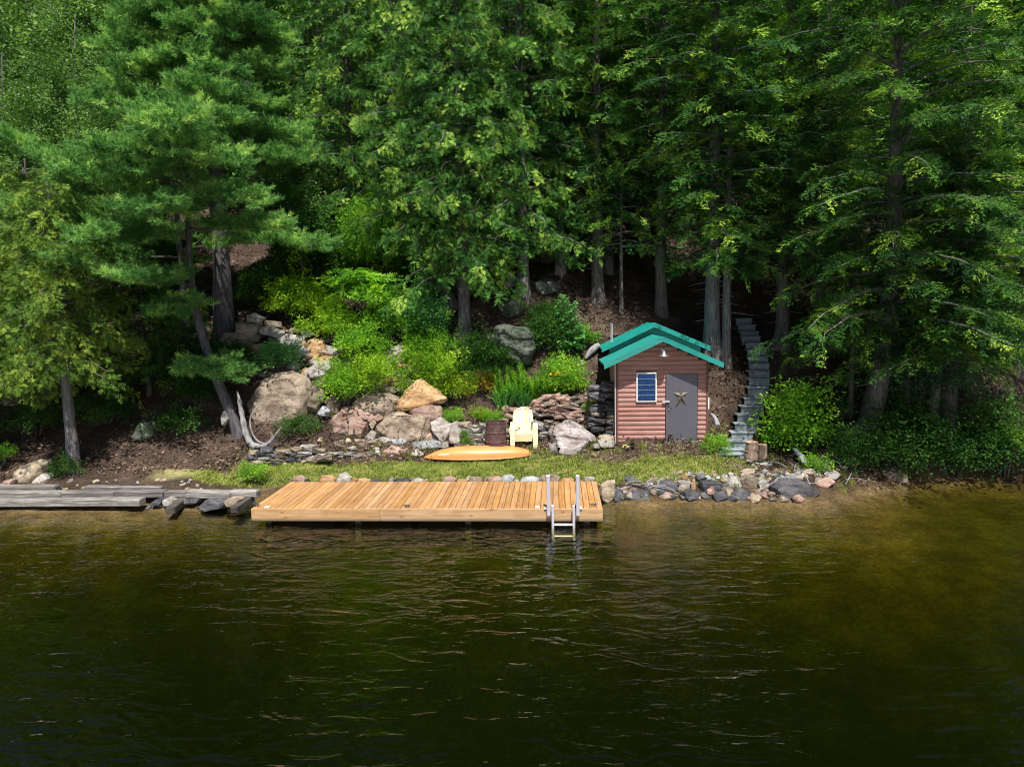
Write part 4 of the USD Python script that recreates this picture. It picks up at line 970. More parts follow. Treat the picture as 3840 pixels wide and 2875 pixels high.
def scatter_stones(n, region, kinds, smin, smax, where, gr):
    for _ in range(n):
        px, py = region(r); p = hit(px, py)
        kd = kinds[r.integers(len(kinds))]; k = int(r.integers(10)); key = (kd, k)
        s = r.uniform(smin, smax) * r.uniform(.7, 1.2)
        lab = words[kd] + where
        loc = (p[0], p[1], gnd(p[0], p[1]) + s * .18); rot = (r.uniform(-14, 14), r.uniform(-14, 14), r.uniform(0, 360))
        nm = 'loose_stone'
        if key not in cob:
            t = part(nm, SHAPES[k], M[kd], smooth=32, label=lab, cat='stone', group=words[kd] + gr)
            x = UsdGeom.Xformable(t); x.AddTranslateOp().Set(Gf.Vec3d(*map(float, loc))); x.AddRotateXYZOp().Set(Gf.Vec3f(*map(float, rot))); x.AddScaleOp().Set(Gf.Vec3f(s, s, s)); cob[key] = t
        else:
            m_ = UsdGeom.Mesh.Define(stage, numbered('/World/' + nm)); m_.GetPrim().GetReferences().AddInternalReference(cob[key].GetPath())
            m_.ClearXformOpOrder(); m_.AddTranslateOp(opSuffix='c').Set(Gf.Vec3d(*map(float, loc))); m_.AddRotateXYZOp(opSuffix='c').Set(Gf.Vec3f(*map(float, rot))); m_.AddScaleOp(opSuffix='c').Set(Gf.Vec3f(s, s, s))
            put(m_.GetPrim(), lab, 'stone', words[kd] + gr)


def strip(x0, y0, x1, y1, h):
    def f(r):
        t = r.random(); return ZR(x0 + (x1 - x0) * t, y0 + (y1 - y0) * t + r.uniform(-h, h))
    return f


scatter_stones(70, strip(430, 330, 1500, 300, 45), ['rock_tan', 'rock_orange', 'rock_pink', 'rock_grey', 'rock_white', 'rock_brown'], .05, .13, ' in the rubble along the right shore', ' of the right shore rubble')
scatter_stones(90, strip(180, 435, 1700, 455, 50), ['rock_slate', 'rock_slate', 'rock_pink', 'rock_brown', 'rock_tan'], .08, .18, ' among the shore rocks by the water', ' of the waterline')
scatter_stones(40, strip(1240, 215, 1900, 330, 50), ['rock_tan', 'rock_white', 'rock_pink', 'rock_brown', 'rock_grey'], .06, .14, ' in the rubble below the log rounds', ' of the rubble below the log rounds')
scatter_stones(22, lambda r: Z5(r.uniform(850, 1500), r.uniform(1190, 1330)), ['rock_brown', 'rock_pink', 'rock_tan', 'rock_grey'], .05, .12, ' in the grass below the boulders', ' of the grass below the boulders')
scatter_stones(80, lambda r: Z5(r.uniform(330, 1120), r.uniform(420, 820)), ['rock_brown', 'rock_grey', 'rock_orange', 'rock_tan', 'rock_pink'], .09, .24, ' filling the gaps of the rock slope', ' of the rock slope')
scatter_stones(26, lambda r: ZL(r.uniform(0, 1500), r.uniform(1420, 1480)), ['rock_grey', 'rock_tan', 'rock_brown'], .05, .12, ' on the bank behind the old crib', ' of the bank behind the old crib')
scatter_stones(16, lambda r: Z7(r.uniform(1180, 2100), r.uniform(500, 570)), ['rock_slate', 'rock_brown', 'rock_wet'] if 0 else ['rock_slate', 'rock_brown'], .08, .15, ' in the shallows under the old crib', ' of the shallows under the old crib')

# a row of edging stones behind the dock
EDGE = [(720, 825, 'rock_pink', 34), (905, 1030, 'rock_orange', 40), (1030, 1130, 'rock_white', 56), (1130, 1170, 'rock_orange', 24), (1170, 1265, 'rock_orange', 18), (1265, 1330, 'rock_slate', 16), (1395, 1425, 'rock_white', 30), (1430, 1540, 'rock_slate', 18), (1545, 1628, 'rock_white', 22), (1630, 1665, 'rock_pink', 18), (1760, 1860, 'rock_pink', 32)]
labs = ['leftmost pinkish edging stone behind the dock', 'orange edging stone behind the left half of the dock', 'jagged white-and-grey edging stone behind the dock', 'little orange edging stone right of the jagged one', 'low orange edging stone behind the dock', 'low dark edging stone behind the dock', 'narrow upright white edging stone behind the dock', 'long dark edging stone behind the dock', 'white flat edging stone behind the dock', 'tiny pinkish edging stone beside the white one', 'pinkish wedge edging stone behind the middle of the dock']
for k, ((a, b, mt, h), lab) in enumerate(zip(EDGE, labs)):
    rock([(a, 1484), (a + (b - a) * .15, 1484 - h * .8), (a + (b - a) * .6, 1484 - h), (b, 1484 - h * .5), (b, 1484)], Z5, mt, lab, 2.55, .3, 500 + k, name='edging_stone', bury=.1)
EDGE2 = [(470, 560, 'rock_orange', 12), (570, 690, 'rock_brown', 34), (700, 850, 'rock_pink', 34), (840, 945, 'rock_blue', 50), (940, 985, 'rock_tan', 14), (1000, 1150, 'rock_blue', 32), (1150, 1320, 'rock_brown', 52), (1335, 1440, 'rock_orange', 22), (1520, 1615, 'rock_white', 34), (540, 590, 'rock_white', 40)]
labs = ['low orange edging stone right of the middle', 'square brown edging stone behind the dock', 'pink broken edging stone behind the dock', 'blue-grey angular edging stone behind the dock', 'little tan edging stone beside the blue-grey one', 'long pale grey edging slab left of the ladder', 'large brown edging slab behind the left handrail', 'orange flat edging stone between the handrails', 'pale block at the right end of the edging', 'small round white edging stone behind the dock']
for k, ((a, b, mt, h), lab) in enumerate(zip(EDGE2, labs)):
    rock([(a, 1116), (a + (b - a) * .1, 1116 - h * .8), (a + (b - a) * .7, 1116 - h), (b, 1116 - h * .6), (b, 1116)], Z6, mt, lab, 2.55 if k != 9 else 2.7, .3, 520 + k, name='edging_stone', bury=.1)


# dry-stone walls: every stone a part of its wall
def stone_wall(label, top, bottom, y, hh, mats, seed, flat=.5, Z=Z6, lenr=(.22, .55), rag=.3, lean=.2):
    """top, bottom: the wall's upper and lower edge as the photograph shows them."""
    r = np.random.default_rng(seed); w_ = thing('stone_wall', label, 'wall')
    y = min(y, min(hit(*Z(*p))[1] for p in bottom) + .10)
    T = np.array([at(*Z(*p), y) for p in top]); B = np.array([at(*Z(*p), y) for p in bottom])
    xs0, xs1 = max(T[0, 0], B[0, 0]), min(T[-1, 0], B[-1, 0])
    zlow = lambda x: np.interp(x, B[:, 0], B[:, 2]); ztop = lambda x: np.interp(x, T[:, 0], T[:, 2])
    rows = int(np.ceil(np.max(ztop(np.linspace(xs0, xs1, 9)) - zlow(np.linspace(xs0, xs1, 9))) / hh))
    for k in range(rows):
        x = xs0 + r.uniform(-.1, .1)
        while x < xs1:
            L_ = r.uniform(*lenr); h = hh * r.uniform(.7, 1.2); cx = x + L_ / 2
            z0 = zlow(cx) + hh * k
            if z0 + h * .4 < ztop(cx) + .02:
                yy = y + lean * k * hh + r.uniform(-.05, .05); dpt = r.uniform(.2, .34)
                pts = []
                for sx in (-.5, .5):
                    for sy in (0, 1):
                        for sz in (-.5, .5):
                            pts.append((sx * L_ * r.uniform(.80, .99), sy * dpt + (r.uniform(0, .05) if sy == 0 else 0), sz * h * r.uniform(.72, 1.0)))
                pts.append((r.uniform(-.3, .3) * L_, -r.uniform(.01, .05), r.uniform(-.2, .3) * h))
                m = trimesh.convex.convex_hull(np.array(pts)); m = m.subdivide_to_size(max(.12, L_ * .4))
                m.vertices = m.vertices + m.vertex_normals * (noise3(m.vertices + [x, k, seed], 6, seed, 2)[:, None] * .035)
                m.apply_transform(trimesh.transformations.euler_matrix(r.normal(0, .06), r.normal(0, rag * .25), r.normal(0, .15)))
                m.apply_translation((cx, yy, z0 + h / 2))
                part('stone', m, M[mats[int(r.integers(len(mats)))]], w_, smooth=28)
            x += L_ * r.uniform(.92, 1.02)
    return w_


stone_wall('low dry-stone wall behind the kayak and the drum', [(470, 665), (640, 668), (720, 680), (900, 690)], [(470, 832), (720, 835), (900, 838)], 4.62, .135, ['rock_grey', 'rock_grey', 'rock_brown', 'rock_blue'], 11, lenr=(.3, .62))
stone_wall('dark rubble wall under the twigs right of the chairs', [(1110, 650), (1200, 640), (1300, 640)], [(1110, 775), (1200, 790), (1300, 800)], 4.75, .10, ['rock_grey', 'rock_brown', 'rock_pink', 'rock_slate'], 12, lenr=(.16, .4), rag=.8)
stone_wall('ragged upper dry-stone wall of flat pinkish stones left of the shed', [(830, 530), (960, 500), (1060, 505), (1140, 470), (1200, 425), (1330, 410), (1480, 430), (1560, 380), (1660, 380)], [(830, 585), (960, 600), (1150, 560), (1300, 595), (1480, 615), (1660, 640)], 5.45, .10, ['rock_pink', 'rock_grey', 'rock_pink', 'rock_brown'], 13, lenr=(.18, .46), rag=1.1, lean=.5)
stone_wall('shade-toned dry-stone bank rising beside the left wall of the shed', [(1560, 420), (1640, 350), (1700, 320), (1790, 310)], [(1560, 620), (1650, 720), (1790, 780)], 4.75, .12, ['rock_slate', 'rock_slate', 'rock_brown'], 14, lenr=(.25, .6), rag=.5, lean=.30)  # dark slate stones paint in the shade cast beside the shed
stone_wall('low shade-toned dry-stone wall below the driftwood root', [(415, 1285), (560, 1270), (700, 1265), (900, 1272), (940, 1285)], [(415, 1362), (560, 1372), (700, 1378), (900, 1350), (940, 1340)], 4.15, .115, ['rock_brown', 'rock_brown', 'rock_slate', 'rock_grey'], 15, Z=Z5, lenr=(.25, .5))  # darker stones put the shade of the pine into the wall colour
stone_wall('thin row of flat stones running from the shade-toned wall to the kayak', [(940, 1290), (1100, 1290), (1280, 1285)], [(940, 1320), (1100, 1322), (1280, 1322)], 4.15, .075, ['rock_brown', 'rock_tan', 'rock_grey'], 16, Z=Z5, lenr=(.25, .55))
stone_wall('brown stacked-stone bank in the shade above the huge boulder', [(380, 600), (500, 500), (560, 560), (700, 640)], [(350, 740), (500, 760), (700, 760)], 6.0, .14, ['rock_brown', 'rock_brown', 'rock_orange', 'rock_grey'], 17, Z=Z5, lenr=(.3, .6), lean=.5)
stone_wall('brown stone bank under the middle shrubs', [(1060, 640), (1200, 640), (1340, 600), (1500, 620)], [(1060, 900), (1200, 900), (1500, 860)], 5.55, .16, ['rock_brown', 'rock_orange', 'rock_tan'], 18, Z=Z5, lenr=(.3, .7), lean=.7)

# ---------------------------------------------------------------- driftwood and sticks
dr = thing('driftwood_root', 'bleached forked driftwood root propped against the huge boulder', 'driftwood')
pts = [at(*Z5(*p), y) for p, y in (((347, 855), 4.45), ((365, 930), 4.35), ((385, 1040), 4.3), ((405, 1140), 4.25), ((440, 1215), 4.2), ((480, 1245), 4.15))]
part('stem', tube(spline(pts, 24), np.interp(np.linspace(0, 1, 24), [0, .15, .6, 1], [.012, .06, .085, .10]) * (1 + .12 * np.sin(np.arange(24) * 1.7)), 9), M['driftwood'], dr, smooth=50)
pts = [at(*Z5(*p), y) for p, y in (((440, 1225), 4.2), ((520, 1238), 4.1), ((580, 1205), 4.05), ((620, 1150), 4.0), ((655, 1105), 4.0))]
part('prong', tube(spline(pts, 20), np.linspace(.10, .015, 20) * (1 + .15 * np.sin(np.arange(20) * 2.1)), 8), M['driftwood'], dr, smooth=50)
pts = [at(*Z5(*p), y) for p, y in (((580, 1205), 4.05), ((590, 1160), 4.0), ((575, 1140), 3.98))]
part('prong', tube(spline(pts, 8), np.linspace(.05, .012, 8), 7), M['driftwood'], dr, smooth=50)
pts = [at(*Z5(*p), y) for p, y in (((520, 935), 4.5), ((470, 985), 4.3), ((437, 1060), 4.2), ((450, 1140), 4.12), ((490, 1200), 4.1), ((560, 1225), 4.08))]
part('thin_root', tube(spline(pts, 24), np.linspace(.012, .03, 24), 6), M['driftwood'], dr, smooth=50)
pts = [at(*Z5(*p), y) for p, y in (((480, 1240), 4.15), ((560, 1265), 4.05), ((570, 1340), 4.0), ((580, 1405), 3.95))]
part('thin_root', tube(spline(pts, 16), np.linspace(.035, .01, 16), 6), M['driftwood'], dr, smooth=50)
A, B = at(*ZR(1430, 392), 2.35), at(*ZR(1705, 290), 2.9)
part('driftwood_log', tube(spline([A, (A + B) / 2 + [0, 0, .03], B], 14), np.interp(np.linspace(0, 1, 14), [0, .5, 1], [.04, .10, .09]) * (1 + .1 * np.sin(np.arange(14) * 2)), 9), M['driftwood'], smooth=50, label='weathered driftwood log lying on the right shore rubble', cat='driftwood')
A, B = hit(*ZD(2055, 900)), hit(*ZD(2200, 800))
part('driftwood_log', tube(spline([A + [0, 0, .1], (A + B) / 2 + [0, 0, .22], B + [0, 0, .25]], 10), [.05, .07, .09, .10, .11, .12, .12, .11, .10, .08], 9), M['driftwood'], smooth=50, label='grey weathered stump log left of the shed roof', cat='driftwood')
A, B = at(2230 + 1380 / 3.184, 1180 + 1180 / 3.184, 4.5), at(2230 + 1470 / 3.184, 1180 + 1325 / 3.184, 4.1)
part('fallen_branch', tube(spline([A, (A + B) / 2 + [.03, 0, .04], B], 8), np.linspace(.05, .07, 8), 8), M['driftwood'], smooth=50, label='grey branch leaning on the right wall of the shed', cat='branch')
rr = np.random.default_rng(4)
for k in range(9):
    a = at(*Z6(rr.uniform(1130, 1200), rr.uniform(640, 680)), 4.7 + rr.uniform(-.1, .2)); b = at(*Z6(rr.uniform(1260, 1325), rr.uniform(630, 690)), 4.7 + rr.uniform(-.1, .2))
    part('stick', tube(spline([a, (a + b) / 2 + rr.normal(0, .03, 3), b], 6), np.linspace(.022, .010, 6), 6), M['driftwood'], label='bleached stick in the pile right of the chairs', cat='stick', group='stick pile right of the chairs')
for k in range(26):
    px, py = ZR(rr.uniform(1350, 2100), rr.uniform(200, 420)); a = hit(px, py); ang = rr.uniform(0, 3.14); L_ = rr.uniform(.3, .9)
    b = a + [math.cos(ang) * L_, math.sin(ang) * L_ * .6, 0]; b[2] = gnd(b[0], b[1]) + rr.uniform(.03, .25)
    part('stick', tube(spline([a + [0, 0, .05], (a + b) / 2 + rr.normal(0, .04, 3) + [0, 0, .06], b], 6), np.linspace(.016, .006, 6), 5), M['driftwood'], label='bleached twig in the rubble of the right shore', cat='stick', group='twigs in the right shore rubble')
for k in range(14):
    px, py = ZR(rr.uniform(160, 800), rr.uniform(330, 430)); a = hit(px, py); ang = rr.uniform(-.5, .5); L_ = rr.uniform(.3, .8)
    b = a + [math.cos(ang) * L_, math.sin(ang) * L_, 0]; b[2] = gnd(b[0], b[1]) + rr.uniform(.05, .2)
    part('stick', tube(spline([a + [0, 0, .1], (a + b) / 2 + rr.normal(0, .04, 3) + [0, 0, .14], b], 6), np.linspace(.016, .006, 6), 5), M['driftwood'], label='bleached twig washed onto the dark shore rocks', cat='stick', group='twigs on the dark shore rocks')

# ---------------------------------------------------------------- foliage: sprays modelled once, then set along every limb
def kites(p, d, s, L_, W_, fold=None):
    """Leaf-shaped faces: base p, direction d, side s (arrays n x 3), lengths and widths."""
    p, d, s = (np.asarray(a, float) for a in (p, d, s)); L_ = np.broadcast_to(L_, len(p))[:, None]; W_ = np.broadcast_to(W_, len(p))[:, None]
    mid = p + d * L_ * .45
    v = np.stack([p, mid + s * W_ / 2, p + d * L_, mid - s * W_ / 2], 1)
    if fold is not None:
        v[:, [1, 3]] += fold[:, None, :] * W_[:, None] * .25
    n = len(p); b = np.arange(n)[:, None] * 4
    return v.reshape(-1, 3), np.vstack([b + [0, 1, 2], b + [0, 2, 3]])


def spikes(p, d, s, L_, W_):
    """Needle- or scale-shaped faces: one slim triangle each."""
    p, d, s = (np.asarray(a, float) for a in (p, d, s)); L_ = np.broadcast_to(L_, len(p))[:, None]; W_ = np.broadcast_to(W_, len(p))[:, None]
    v = np.stack([p + s * W_ / 2, p + d * L_, p - s * W_ / 2], 1)
    return v.reshape(-1, 3), np.arange(len(p) * 3).reshape(-1, 3)


def unit(a):
    return a / (np.linalg.norm(a, axis=-1, keepdims=True) + 1e-9)


def join(parts_):
    vs, fs, o = [], [], 0
    for v, f in parts_:
        vs.append(v); fs.append(f + o); o += len(v)
    return np.vstack(vs), np.vstack(fs)


def hemlock_spray(seed, n=12, gap=.085, wide=1.0):
    """A flat feathery branch tip: side twigs of uneven length, short needles along them."""
    r = np.random.default_rng(seed); P, D, S, L_, W_ = [], [], [], [], []
    for k in range(n):
        t = (k + r.uniform(.2, 1)) / n
        base = np.array([t * 1.0, .04 * math.sin(t * 6 + seed), -.20 * t * t + .02 + r.normal(0, .03)])
        for sd in (-1, 1):
            if r.random() < .12: continue
            bl = (.36 * (1 - t) ** .7 + .10) * r.uniform(.4, 1.3)
            a = r.uniform(.45, 1.0)
            bd = unit(np.array([math.cos(a), sd * math.sin(a), r.uniform(-.45, .35)]))
            m_ = max(2, int(bl / gap))
            for j in range(m_):
                u = (j + .4) / m_; q_ = base + bd * bl * u + [0, 0, -.18 * bl * u * u]
                for s2 in (-1, 1):
                    nd = unit(bd * .9 + np.cross(bd, [0, 0, 1.0]) * s2 * r.uniform(.35, .8) + r.normal(0, .22, 3))
                    P.append(q_); D.append(nd); S.append(unit(np.cross(nd, [r.normal(0, .45), r.normal(0, .45), 1.0]))); L_.append(r.uniform(.07, .135)); W_.append(r.uniform(.030, .050) * wide)
    return spikes(P, D, S, np.array(L_), np.array(W_))


def cedar_spray(seed, fans=7, rows=7, gap=.10, wide=1.0):
    """Drooping fans of scaly leaf, set at odd angles to one another."""
    r = np.random.default_rng(seed + 50); P, D, S, L_, W_ = [], [], [], [], []
    for fan in range(fans):
        t = .08 + .92 * fan / (fans - 1)
        base = np.array([t * .62, r.normal(0, .08), -.12 * t * t + r.normal(0, .06)])
        az = r.uniform(-1.2, 1.2) * (1.1 - .4 * t); el = r.uniform(-1.0, .5)
        fd = np.array([math.cos(az) * math.cos(el), math.sin(az) * math.cos(el), math.sin(el)])
        nrm = unit(np.cross(fd, unit(r.normal(0, 1, 3)))); sd_ = np.cross(nrm, fd); fl = r.uniform(.18, .44)
        for j in range(rows):
            u = (j + .5) / rows
            for s2 in (-1, 1):
                bd = unit(fd * .8 + sd_ * s2 * .75 + [0, 0, -.12]); bl = fl * (1 - u) * .55 + .045
                q_ = base + fd * fl * u + [0, 0, -.10 * u * u * fl]
                m_ = max(1, int(bl / gap))
                for i in range(m_):
                    w_ = (i + .2) / m_
                    nd = unit(bd + r.normal(0, .28, 3) + sd_ * s2 * r.uniform(-.3, .3)); P.append(q_ + bd * bl * w_); D.append(nd); S.append(unit(np.cross(nd, nrm + r.normal(0, .3, 3)))); L_.append(r.uniform(.08, .14)); W_.append(r.uniform(.030, .050) * wide)
    return spikes(P, D, S, np.array(L_), np.array(W_))


def pine_spray(seed):
    r = np.random.default_rng(seed + 90); P, D, S, L_, W_ = [], [], [], [], []
    for k in range(12):
        t = .2 + .8 * k / 11; sd = (-1) ** k
        side_ = 0 if k > 9 else r.uniform(.05, .32) * (1.15 - t)
        base = np.array([t * .75, sd * side_, .08 * t + r.normal(0, .04)])
        ax = unit(np.array([.75, sd * (.55 if side_ else 0), .42 + r.normal(0, .15)]))
        for j in range(16):
            nd = unit(ax * r.uniform(.35, 1.0) + r.normal(0, .55, 3)); q_ = base + ax * r.uniform(-.06, .08)
            P.append(q_); D.append(nd); S.append(unit(np.cross(nd, r.normal(0, 1, 3)))); L_.append(r.uniform(.12, .22)); W_.append(r.uniform(.018, .032))
    return spikes(P, D, S, np.array(L_), np.array(W_))


def leaf_spray(seed, n=46, size=.075, spread=.30, wide=.62, flat=.55):
    r = np.random.default_rng(seed + 130)
    t = r.random(n)
    P = np.c_[t * .55, r.normal(0, spread * .45, n), r.normal(0, spread * .35, n) - .10 * t * t]
    D = unit(np.c_[r.uniform(-.1, 1, n), r.normal(0, .75, n), r.normal(-.25, .35, n)])
    up = unit(np.c_[r.normal(0, flat, n), r.normal(0, flat, n), np.ones(n)])
    S = unit(np.cross(D, up)); L_ = size * r.uniform(.6, 1.25, n)
    return kites(P, D, S, L_, L_ * wide, fold=up)


def maple_spray(seed, n=20, size=.13):
    """Lobed leaves of five points on short stalks."""
    r = np.random.default_rng(seed + 170); vs, fs = [], []
    ang = np.radians([180, 125, 78, 42, 22, 0, -22, -42, -78, -125]); rad = np.array([.25, .62, .42, .95, .55, 1.12, .55, .95, .42, .62]) * .5
    for k in range(n):
        t = r.random(); p = np.array([t * .6, r.normal(0, .17), r.normal(0, .12) - .08 * t])
        d = unit(np.array([r.uniform(0, 1), r.normal(0, .7), r.normal(-.35, .25)])); up = unit(np.array([r.normal(0, .35), r.normal(0, .35), 1.0])); s = unit(np.cross(d, up)); nn = np.cross(s, d)
        sz = size * r.uniform(.6, 1.25)
        v = [p + d * sz * .3] + [p + d * sz * .3 + sz * q_ * (math.cos(a) * d + math.sin(a) * s) - nn * sz * .12 * abs(math.sin(a)) for a, q_ in zip(ang, rad)]
        b = len(vs); vs += v; fs += [(b, b + 1 + i, b + 1 + (i + 1) % 10) for i in range(10)]
    return np.array(vs), np.array(fs)


def tall_stem(seed):
    """A goldenrod-like stem set with narrow leaves all the way up."""
    r = np.random.default_rng(seed + 200); n = 60; t = np.linspace(.05, 1, n); a = np.arange(n) * 2.4
    P = np.c_[.04 * np.sin(t * 3), .03 * np.cos(t * 2), t * .85]
    D = unit(np.c_[np.cos(a), np.sin(a), .55 + .3 * t]); S = unit(np.cross(D, [0, 0, 1.0])); L_ = (.15 * (1 - t) ** .6 + .045) * r.uniform(.8, 1.2, n)
    return kites(P, D, S, L_, L_ * .28 + .006)


def blade_clump(seed, n=26, h=.30, w=.022, lean=.7):
    r = np.random.default_rng(seed + 220); vs, fs = [], []
    for k in range(n):
        a = r.uniform(0, 6.28); o = r.normal(0, .05, 2); hh = h * r.uniform(.5, 1.1); ln = lean * r.uniform(.3, 1.2)
        d = np.array([math.cos(a), math.sin(a)]); s = np.array([-d[1], d[0]])
        pts = [np.r_[o + d * hh * ln * u * u, hh * u * (1 - .3 * ln * u)] for u in (0, .55, 1)]
        b = len(vs)
        for i, u in enumerate((1, .75)):
            vs += [pts[i] + np.r_[s * w / 2 * u, 0], pts[i] - np.r_[s * w / 2 * u, 0]]
        vs.append(pts[2]); fs += [(b, b + 1, b + 3), (b, b + 3, b + 2), (b + 2, b + 3, b + 4)]
    return np.array(vs), np.array(fs)


def pinnate_spray(seed):
    """One long compound leaf of paired leaflets, arching outward."""
    r = np.random.default_rng(seed + 260); P, D, S, L_ = [], [], [], []
    for k in range(9):
        t = (k + 1) / 9; q_ = np.array([t * .75, 0, .10 * t - .22 * t * t])
        for sd in ((-1, 1) if k < 8 else (0,)):
            d = unit(np.array([.5 if sd else 1, sd * .9, -.12 + r.normal(0, .08)])); P.append(q_); D.append(d); S.append(unit(np.cross(d, [r.normal(0, .15), r.normal(0, .15), 1]))); L_.append(.20 * (1 - .3 * abs(t - .5)) * r.uniform(.85, 1.1))
    L_ = np.array(L_); up = np.tile([0, 0, 1.0], (len(P), 1))
    return kites(P, D, S, L_, L_ * .46, fold=up)


def litter_clump(seed):
    """Fallen leaves and needles lying on the ground."""
    r = np.random.default_rng(seed + 300); n = 16; a = r.uniform(0, 6.28, n); q_ = np.c_[r.normal(0, .16, (n, 2)), r.uniform(.004, .03, n)]
    D = unit(np.c_[np.cos(a), np.sin(a), r.normal(0, .25, n)]); S = unit(np.cross(D, np.c_[r.normal(0, .3, (n, 2)), np.ones(n)])); L_ = r.uniform(.04, .11, n)
    return kites(q_, D, S, L_, L_ * r.uniform(.2, .6, n))


stage.CreateClassPrim('/World/_foliage')
SPRAYS = {}
for nm, fn, num in (('hemlock', hemlock_spray, 5), ('cedar', cedar_spray, 6), ('hemlock_far', lambda s: hemlock_spray(s, 6, .17, 2.4), 3), ('cedar_far', lambda s: cedar_spray(s, 5, 4, .16, 2.2), 3), ('birch_far', lambda s: leaf_spray(s, 26, .11, .38), 3), ('pine', pine_spray, 4), ('birch', lambda s: leaf_spray(s, 40, .080, .36), 3), ('shrub', lambda s: leaf_spray(s, 36, .105, .30), 4),
                    ('fine', lambda s: leaf_spray(s, 40, .085, .28, .6), 3), ('maple', maple_spray, 4), ('goldenrod', tall_stem, 3), ('daylily', lambda s: blade_clump(s, 30, .55, .028, .95), 3),
                    ('grass', lambda s: blade_clump(s, 11, .075, .016, .9), 4), ('tallgrass', lambda s: blade_clump(s, 20, .30, .012, .8), 3), ('pinnate', pinnate_spray, 3), ('bigleaf', lambda s: leaf_spray(s, 9, .21, .22, .62, .3), 3), ('litter', litter_clump, 4)):
    SPRAYS[nm] = [fn(k) for k in range(num)]


def frames(d, roll, r):
    """Rotations whose x axis is d and whose z axis is near upright."""
    d = unit(np.asarray(d, float)); up = np.tile([0, 0, 1.0], (len(d), 1)); up[np.abs(d[:, 2]) > .96] = [1, 0, 0]
    y = unit(np.cross(up, d)); z = np.cross(d, y); a = r.normal(0, roll, len(d))[:, None]
    y, z = y * np.cos(a) + z * np.sin(a), z * np.cos(a) - y * np.sin(a)
    return Rotation.from_matrix(np.stack([d, y, z], -1)).as_quat()


def instances(parent, name, kind, material, pos, quat, scale, r, stuff='stuff'):
    """A crown (or other foliage) as copies of the modelled sprays."""
    pos = np.asarray(pos, np.float32); n = len(pos)
    pi = UsdGeom.PointInstancer.Define(stage, numbered(path_of(parent) + '/' + name)); protos = SPRAYS[kind]
    for k, (v, f) in enumerate(protos):
        cls = f'/World/_foliage/{kind}_{material}_{k}'
        if not stage.GetPrimAtPath(cls):
            usdkit.mesh(stage, cls, (v, f), M[material])
        ch = UsdGeom.Mesh.Define(stage, f'{pi.GetPath()}/spray_{k}'); ch.GetPrim().GetReferences().AddInternalReference(cls)
        pi.CreatePrototypesRel().AddTarget(ch.GetPath())
    pi.CreateProtoIndicesAttr(Vt.IntArray.FromNumpy(r.integers(0, len(protos), n).astype(np.int32)))
    pi.CreatePositionsAttr(Vt.Vec3fArray.FromNumpy(pos))
    pi.CreateOrientationsAttr(Vt.QuathArray([Gf.Quath(float(q_[3]), float(q_[0]), float(q_[1]), float(q_[2])) for q_ in quat]))
    sc = np.asarray(scale, np.float32); sc = np.repeat(sc[:, None], 3, 1) if sc.ndim == 1 else sc
    pi.CreateScalesAttr(Vt.Vec3fArray.FromNumpy(sc))
    return put(pi.GetPrim(), kind=stuff)


def limbs_to_sprays(limbs, step, spread, start, r, spr, tipscale=.75, droop=0.0):
    P, D, S = [], [], []
    for pts in limbs:
        seg = np.linalg.norm(np.diff(pts, axis=0), axis=1); s = np.r_[0, np.cumsum(seg)]; L_ = s[-1]
        n = max(1, int(L_ * (1 - start) / step)); us = start + (1 - start) * (np.arange(n) + r.uniform(.2, .8, n)) / n
        for j, u in enumerate(us):
            p = np.array([np.interp(u * L_, s, pts[:, k]) for k in range(3)]); q_ = np.array([np.interp(min(1, u + .05) * L_, s, pts[:, k]) for k in range(3)])
            if u > .94: q_ = pts[-1] + (pts[-1] - pts[-2]) * .1
            d = unit(q_ - p); sdv = unit(np.cross(d, [0, 0, 1.0]))
            for sd in ((-1, 1)):
                dd = unit(d * (1 - spread * .35) + sdv * sd * spread * r.uniform(.5, 1.2) + [0, 0, -droop + r.normal(0, .20)])
                P.append(p + r.normal(0, .03, 3)); D.append(dd); S.append(spr * r.uniform(.75, 1.2) * (1 - (1 - tipscale) * u))
        P.append(pts[-1]); D.append(unit(pts[-1] - pts[-2] + [0, 0, -droop * .3])); S.append(spr * r.uniform(.7, 1.0))
    return np.array(P), np.array(D), np.array(S)


def trunk_mesh(pts, r0, r1, flare=1.5, n=26, sides=12, seed=0):
    sp = spline(pts, n); u = np.linspace(0, 1, n); rad = r0 + (r1 - r0) * u
    h = np.linalg.norm(sp - sp[0], axis=1); rad = rad * (1 + (flare - 1) * np.exp(-h / .35))
    m = tube(sp, rad, sides); k = noise3(m.vertices, 2.5, seed, 2)[:, None]
    c = np.repeat(sp, sides, 0); v = m.vertices.copy(); v[:n * sides] += (v[:n * sides] - c) * k[:n * sides] * .35
    return trimesh.Trimesh(v, m.faces, process=False), sp, rad


